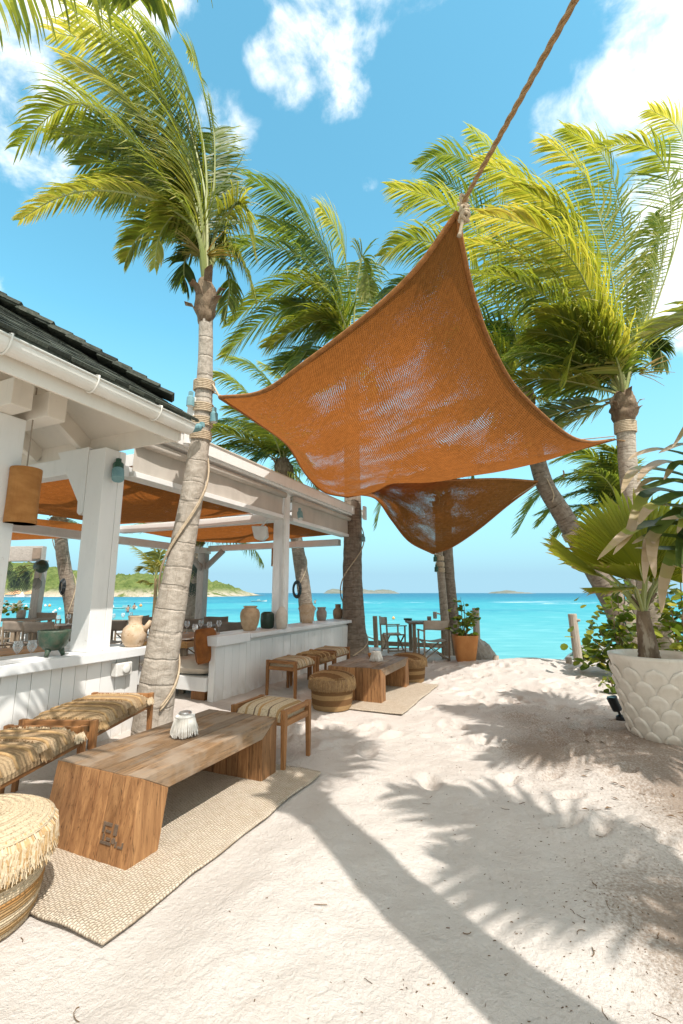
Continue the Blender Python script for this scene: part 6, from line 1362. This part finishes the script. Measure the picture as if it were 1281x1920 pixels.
on_trunk(c9, lambda u: .21, .1, .9, .6, 1.0, .014, 'pale cable on the crooked trunk before the hill', 'rope_pale'); on_trunk(c10, lambda u: .19, .05, .8, .6, 1.3, .014, 'pale cable on the trunk beside the corner post', 'rope_pale'); on_trunk(c3, lambda u: .19, .3, .75, .6, 1.0, .014, 'pale cable on the trunk right of the middle post', 'rope_pale')
def coil(c, r, label):
    m = MB(); x = RT*.45 + FW*-.3; x.normalize()
    for k in range(5):
        q = [Vector(c) + (x*math.cos(2*PI*i/26)*r*.62 + UP*math.sin(2*PI*i/26)*r)*(1-.07*k) + FW*-.02*k for i in range(27)]; m.tube(q, .022, 5)
    return tag(m.build('cable_coil', 'black_metal', None, smooth=True), label, 'cable')
coil(at(118,1100,14.15), .24, 'coiled dark cable hung on the crooked trunk before the hill'); coil(at(557,1105,13.7), .25, 'coiled dark cable beside the middle post')
p7 = lambda py: min(c7, key=lambda q: abs((1112 - (q.z-EYE)*866/q.dot(FW)) - py))
for py, lab in ((1046,'topmost strap on the slender trunk'),(1058,'middle strap on the slender trunk'),(1070,'lowest strap on the slender trunk')): ring_bind(p7(py), UP, .098, 4, .026, .014, 'pale rope ' + lab + ' by the terracotta planter')
p4_ = c4[-1]; ring_bind(p4_ - (c4[-1]-c4[-6]).normalized()*.12, (c4[-1]-c4[-6]), .17, 7, .03, .016, 'pale rope coil under the crown of the right hand palm')
p = min(c5, key=lambda q: (q - at(1077,1000,10.1)).length); k5 = c5.index(p); ring_bind(p, c5[k5+1]-c5[k5], .225, 5, .04, .022, 'pale strap round the leaning palm on the right')
p = min(c5, key=lambda q: (q - at(1012,905,10.05)).length); rope([Cc, p - FW*.1 + RT*.02], .014, 'short pale rope from the small sail corner to the leaning palm', 'rope_pale', 6, False)
m = MB(); q = crom([p - FW*.17 + UP*.02, p - FW*.21 - UP*.15 + RT*.05, p - FW*.24 - UP*.38 + RT*.10, p - FW*.25 - UP*.55 + RT*.05], 16); m.tube(q, .013, 5); tag(m.build('rope_tail', 'rope_pale', None, smooth=True), 'loose rope tail hanging on the leaning palm at the small sail corner', 'rope')
rope([Rc, c4[-1]*1.0 - FW*.12 - UP*.42 - RT*.12], .013, 'tan rope from the right sail corner to the right hand palm', 'rope_tan', 8, False)
rope([at(1068,826,7.2), at(1152,818,7.85)], .010, 'thin rope above the right sail corner', 'cable_grey', 8, False)
m = MB(); a = at(1056,882,8.6); m.tube(crom([a, a - UP*.05 + RT*.012, a - UP*.10, a - UP*.13 - RT*.02], 8), .013, 6); tag(m.build('rope_end', 'rope_tan', None, smooth=True), 'short rope end dangling below the right hem of the large sail', 'rope')
rope([B_, at(826,1042,11.2)], .012, 'short rope from the lower tip of the small sail to the slender trunk', 'rope_pale', 6, False)
rope([at(838,1021,10.8), at(872,1000,10.65), at(905,978,10.5), at(950,943,10.25), at(1008,906,10.0)], .014, 'white rope laced along the right edge of the small sail', 'rope_pale', 24, False)

# ---------------------------------------------------------------- on the water
def boat(px, py, D, L, label):
    c = at(px, py, D); c.z = SEA - .05; t = thing('motor_boat', c, label, 'boat'); m = MB(); n = 10; vs = []
    for j in range(n+1):
        u = j/n; w_ = .16*L*(1-u**3.2) + .01; z = .05*L + .05*L*u*u
        vs += [c + RT*((u-.5)*L) + FW*(-w_) + UP*z, c + RT*((u-.5)*L*.92) + FW*(-w_*.5) - UP*.05, c + RT*((u-.5)*L*.92) + FW*(w_*.5) - UP*.05, c + RT*((u-.5)*L) + FW*w_ + UP*z]
    fs = [(4*j+k, 4*j+k+1, 4*j+k+5, 4*j+k+4) for j in range(n) for k in range(3)] + [(4*j+3, 4*j, 4*j+4, 4*j+7) for j in range(n)] + [(0,1,2,3)]
    m.add(vs, fs); m.build('hull', 'white_plastic', t); m = MB(); m.add([c + RT*L*x + FW*L*y + UP*L*z for x, y, z in ((-.12,-.09,.06),(.12,-.07,.07),(.12,.07,.07),(-.12,.09,.06),(-.10,-.07,.15),(.02,-.06,.15),(.02,.06,.15),(-.10,.07,.15))], [(4,5,6,7),(0,1,5,4),(1,2,6,5),(2,3,7,6),(3,0,4,7)]); m.build('cabin', 'teal_metal', t)
boat(486, 1123, 150, 5.2, 'small white motor boat on the turquoise bay left of the middle post')
boat(236, 1139, 82, 4.2, 'white and blue water scooter boat seen between the near post and the jug')
boat(440, 1176, 36, 3.6, 'white dinghy close to shore behind the nearest tan jar')
def swimmer(px, py, D, h, label, arm=0):
    c = at(px, py, D); c.z = SEA; t = thing('person', c - UP*.25, label, 'person'); sk = bpy.data.meshes.new('body'); bm = bmesh.new()
    P_ = {'pel': (0,0,.35,.15), 'chest': (0,0,.78,.17), 'neck': (0,0,.98,.065), 'head': (0,0,1.16,.10), 'shl': (-.19,0,.92,.06), 'ell': (-.28,-.05,.66,.05), 'hal': (-.26,-.14,.45,.04), 'shr': (.19,0,.92,.06), 'elr': (.30,-.05,.72+.35*arm,.05), 'har': (.34,-.12,.5+.8*arm,.04), 'hl': (-.10,0,.2,.10), 'hr': (.10,0,.2,.10), 'kl': (-.11,-.02,-.15,.08), 'kr': (.11,-.02,-.15,.08)}
    ix = {}; 
    for k, (x, y, z, r) in P_.items(): ix[k] = bm.verts.new(RT*x + FW*y + UP*z)
    for a, b in (('pel','chest'),('chest','neck'),('neck','head'),('chest','shl'),('shl','ell'),('ell','hal'),('chest','shr'),('shr','elr'),('elr','har'),('pel','hl'),('pel','hr'),('hl','kl'),('hr','kr')): bm.edges.new((ix[a], ix[b]))
    bm.to_mesh(sk); o = bpy.data.objects.new('body', sk); C.objects.link(o); o.parent = t; sk.materials.append(MATS['skin'])
    lay = sk.skin_vertices if len(sk.skin_vertices) else None
    md = o.modifiers.new('skin', 'SKIN')
    if not len(sk.skin_vertices): pass
    for i, (k, v) in enumerate(P_.items()): sk.skin_vertices[0].data[i].radius = (v[3], v[3])
    sk.skin_vertices[0].data[0].use_root = True
    s2_ = o.modifiers.new('sub', 'SUBSURF'); s2_.levels = 1; s2_.render_levels = 1; bm.free()
    m = MB(); cc = c - UP*.25; m.lathe([(0,1.30),(.09,1.27),(.115,1.2),(.10,1.12),(.0,1.10)], 10, cc + FW*.025); m.build('hair', 'dark_cloth', t, smooth=True); OFF[t.name] = OFF[t.name]
    m = MB(); m.lathe([(.10,.12),(.19,.2),(.185,.36),(.15,.42)], 12, cc, fn=lambda r,z,a: r*(1 + .25*abs(math.cos(a+YAW)))); m.build('swim_shorts', 'dark_cloth', t)
swimmer(252, 1137, 78, 1, 'bather in dark shorts standing in the water right of the scooter boat'); swimmer(240, 1144, 66, 1, 'bather in front of the scooter boat with one arm raised', 1)
swimmer(591, 1128, 120, 1, 'bather far out right of the middle post', 1)
random.seed(6)
def buoy(px, py, D, r, mat, label, grp):
    c = at(px, py, D); c.z = SEA - r*.25; m = MB(); m.lathe([(0,0),(r*.6,.2*r),(r,r),(r*.8,1.6*r),(r*.3,1.9*r),(r*.12,2.3*r),(0,2.35*r)], 10, c); tag(m.build('buoy', mat, None, smooth=True), label, 'buoy', grp)
for px, py in ((14,1138),(25,1137),(37,1138),(49,1138),(73,1137),(85,1137),(104,1146),(112,1143),(100,1149),(200,1138),(212,1139),(660,1135)):
    D = (EYE-SEA)*866/(py-1112); buoy(px, py, D, .16*D/60, 'buoy_white', 'small white float on the line of floats in the bay', 'white floats marking the swimming area')
buoy(93,1137,(EYE-SEA)*866/25,.28,'buoy_orange','larger orange and white float right of the grey timber post',None); buoy(264,1137,(EYE-SEA)*866/25,.3,'buoy_orange','orange float right of the bathers',None)
buoy(738,1160,(EYE-SEA)*866/48,.16,'buoy_orange','small pinkish float above the side-on chair',None)

# ---------------------------------------------------------------- bits of dry seaweed and twigs on the sand
random.seed(77); m = MB(); n = 0; cand = []
while n < 2000:
    d = 1.2 + 9.5*random.random()**1.7; l = rnd(-.85, .85)*d
    p = RT*l + FW*d
    dens = .12 + 1.0*max(0, min(1, (l - .1*d + .2)/1.2))
    if random.random() > dens or p.x < -4.1 or (-3.1 < p.x < -1.7 and (1.5 < p.y < 3.7)): continue
    cand.append(p); n += 1
hz = ground_z(np.array([p.x for p in cand]), np.array([p.y for p in cand]))
for p, z in zip(cand, hz):
    a = rnd(0, 2*PI); L = rnd(.004, .012) if random.random() < .90 else rnd(.013, .034); w_ = rnd(.0010, .0024); z += .002
    q = [V(p.x, p.y, z)]
    for k in range(2 if L < .015 else 4): a += rnd(-.7,.7); q.append(q[-1] + V(math.cos(a), math.sin(a), rnd(-.1,.16))*L/2)
    m.tube(q, w_, 3, 0, False)
m.build('dry_seaweed', 'debris', None, kind='stuff')
m = MB(); random.seed(31)      # a few fallen leaves near the pot
for k in range(26):
    p = gz(rnd(1060,1270), rnd(1330,1560)); z = float(ground_z(np.array([p.x]), np.array([p.y]))[0]); a = rnd(0,6); s = rnd(.012,.035); x = V(math.cos(a), math.sin(a), .1); y = V(-math.sin(a), math.cos(a), rnd(-.3,.3)); b = V(p.x, p.y, z+.008)
    m.add([b - x*s, b - y*s*.35 + UP*.004, b + x*s, b + y*s*.35 + UP*.008], [(0,1,2,3)])
m.build('leaf_litter', 'debris', None, kind='stuff')
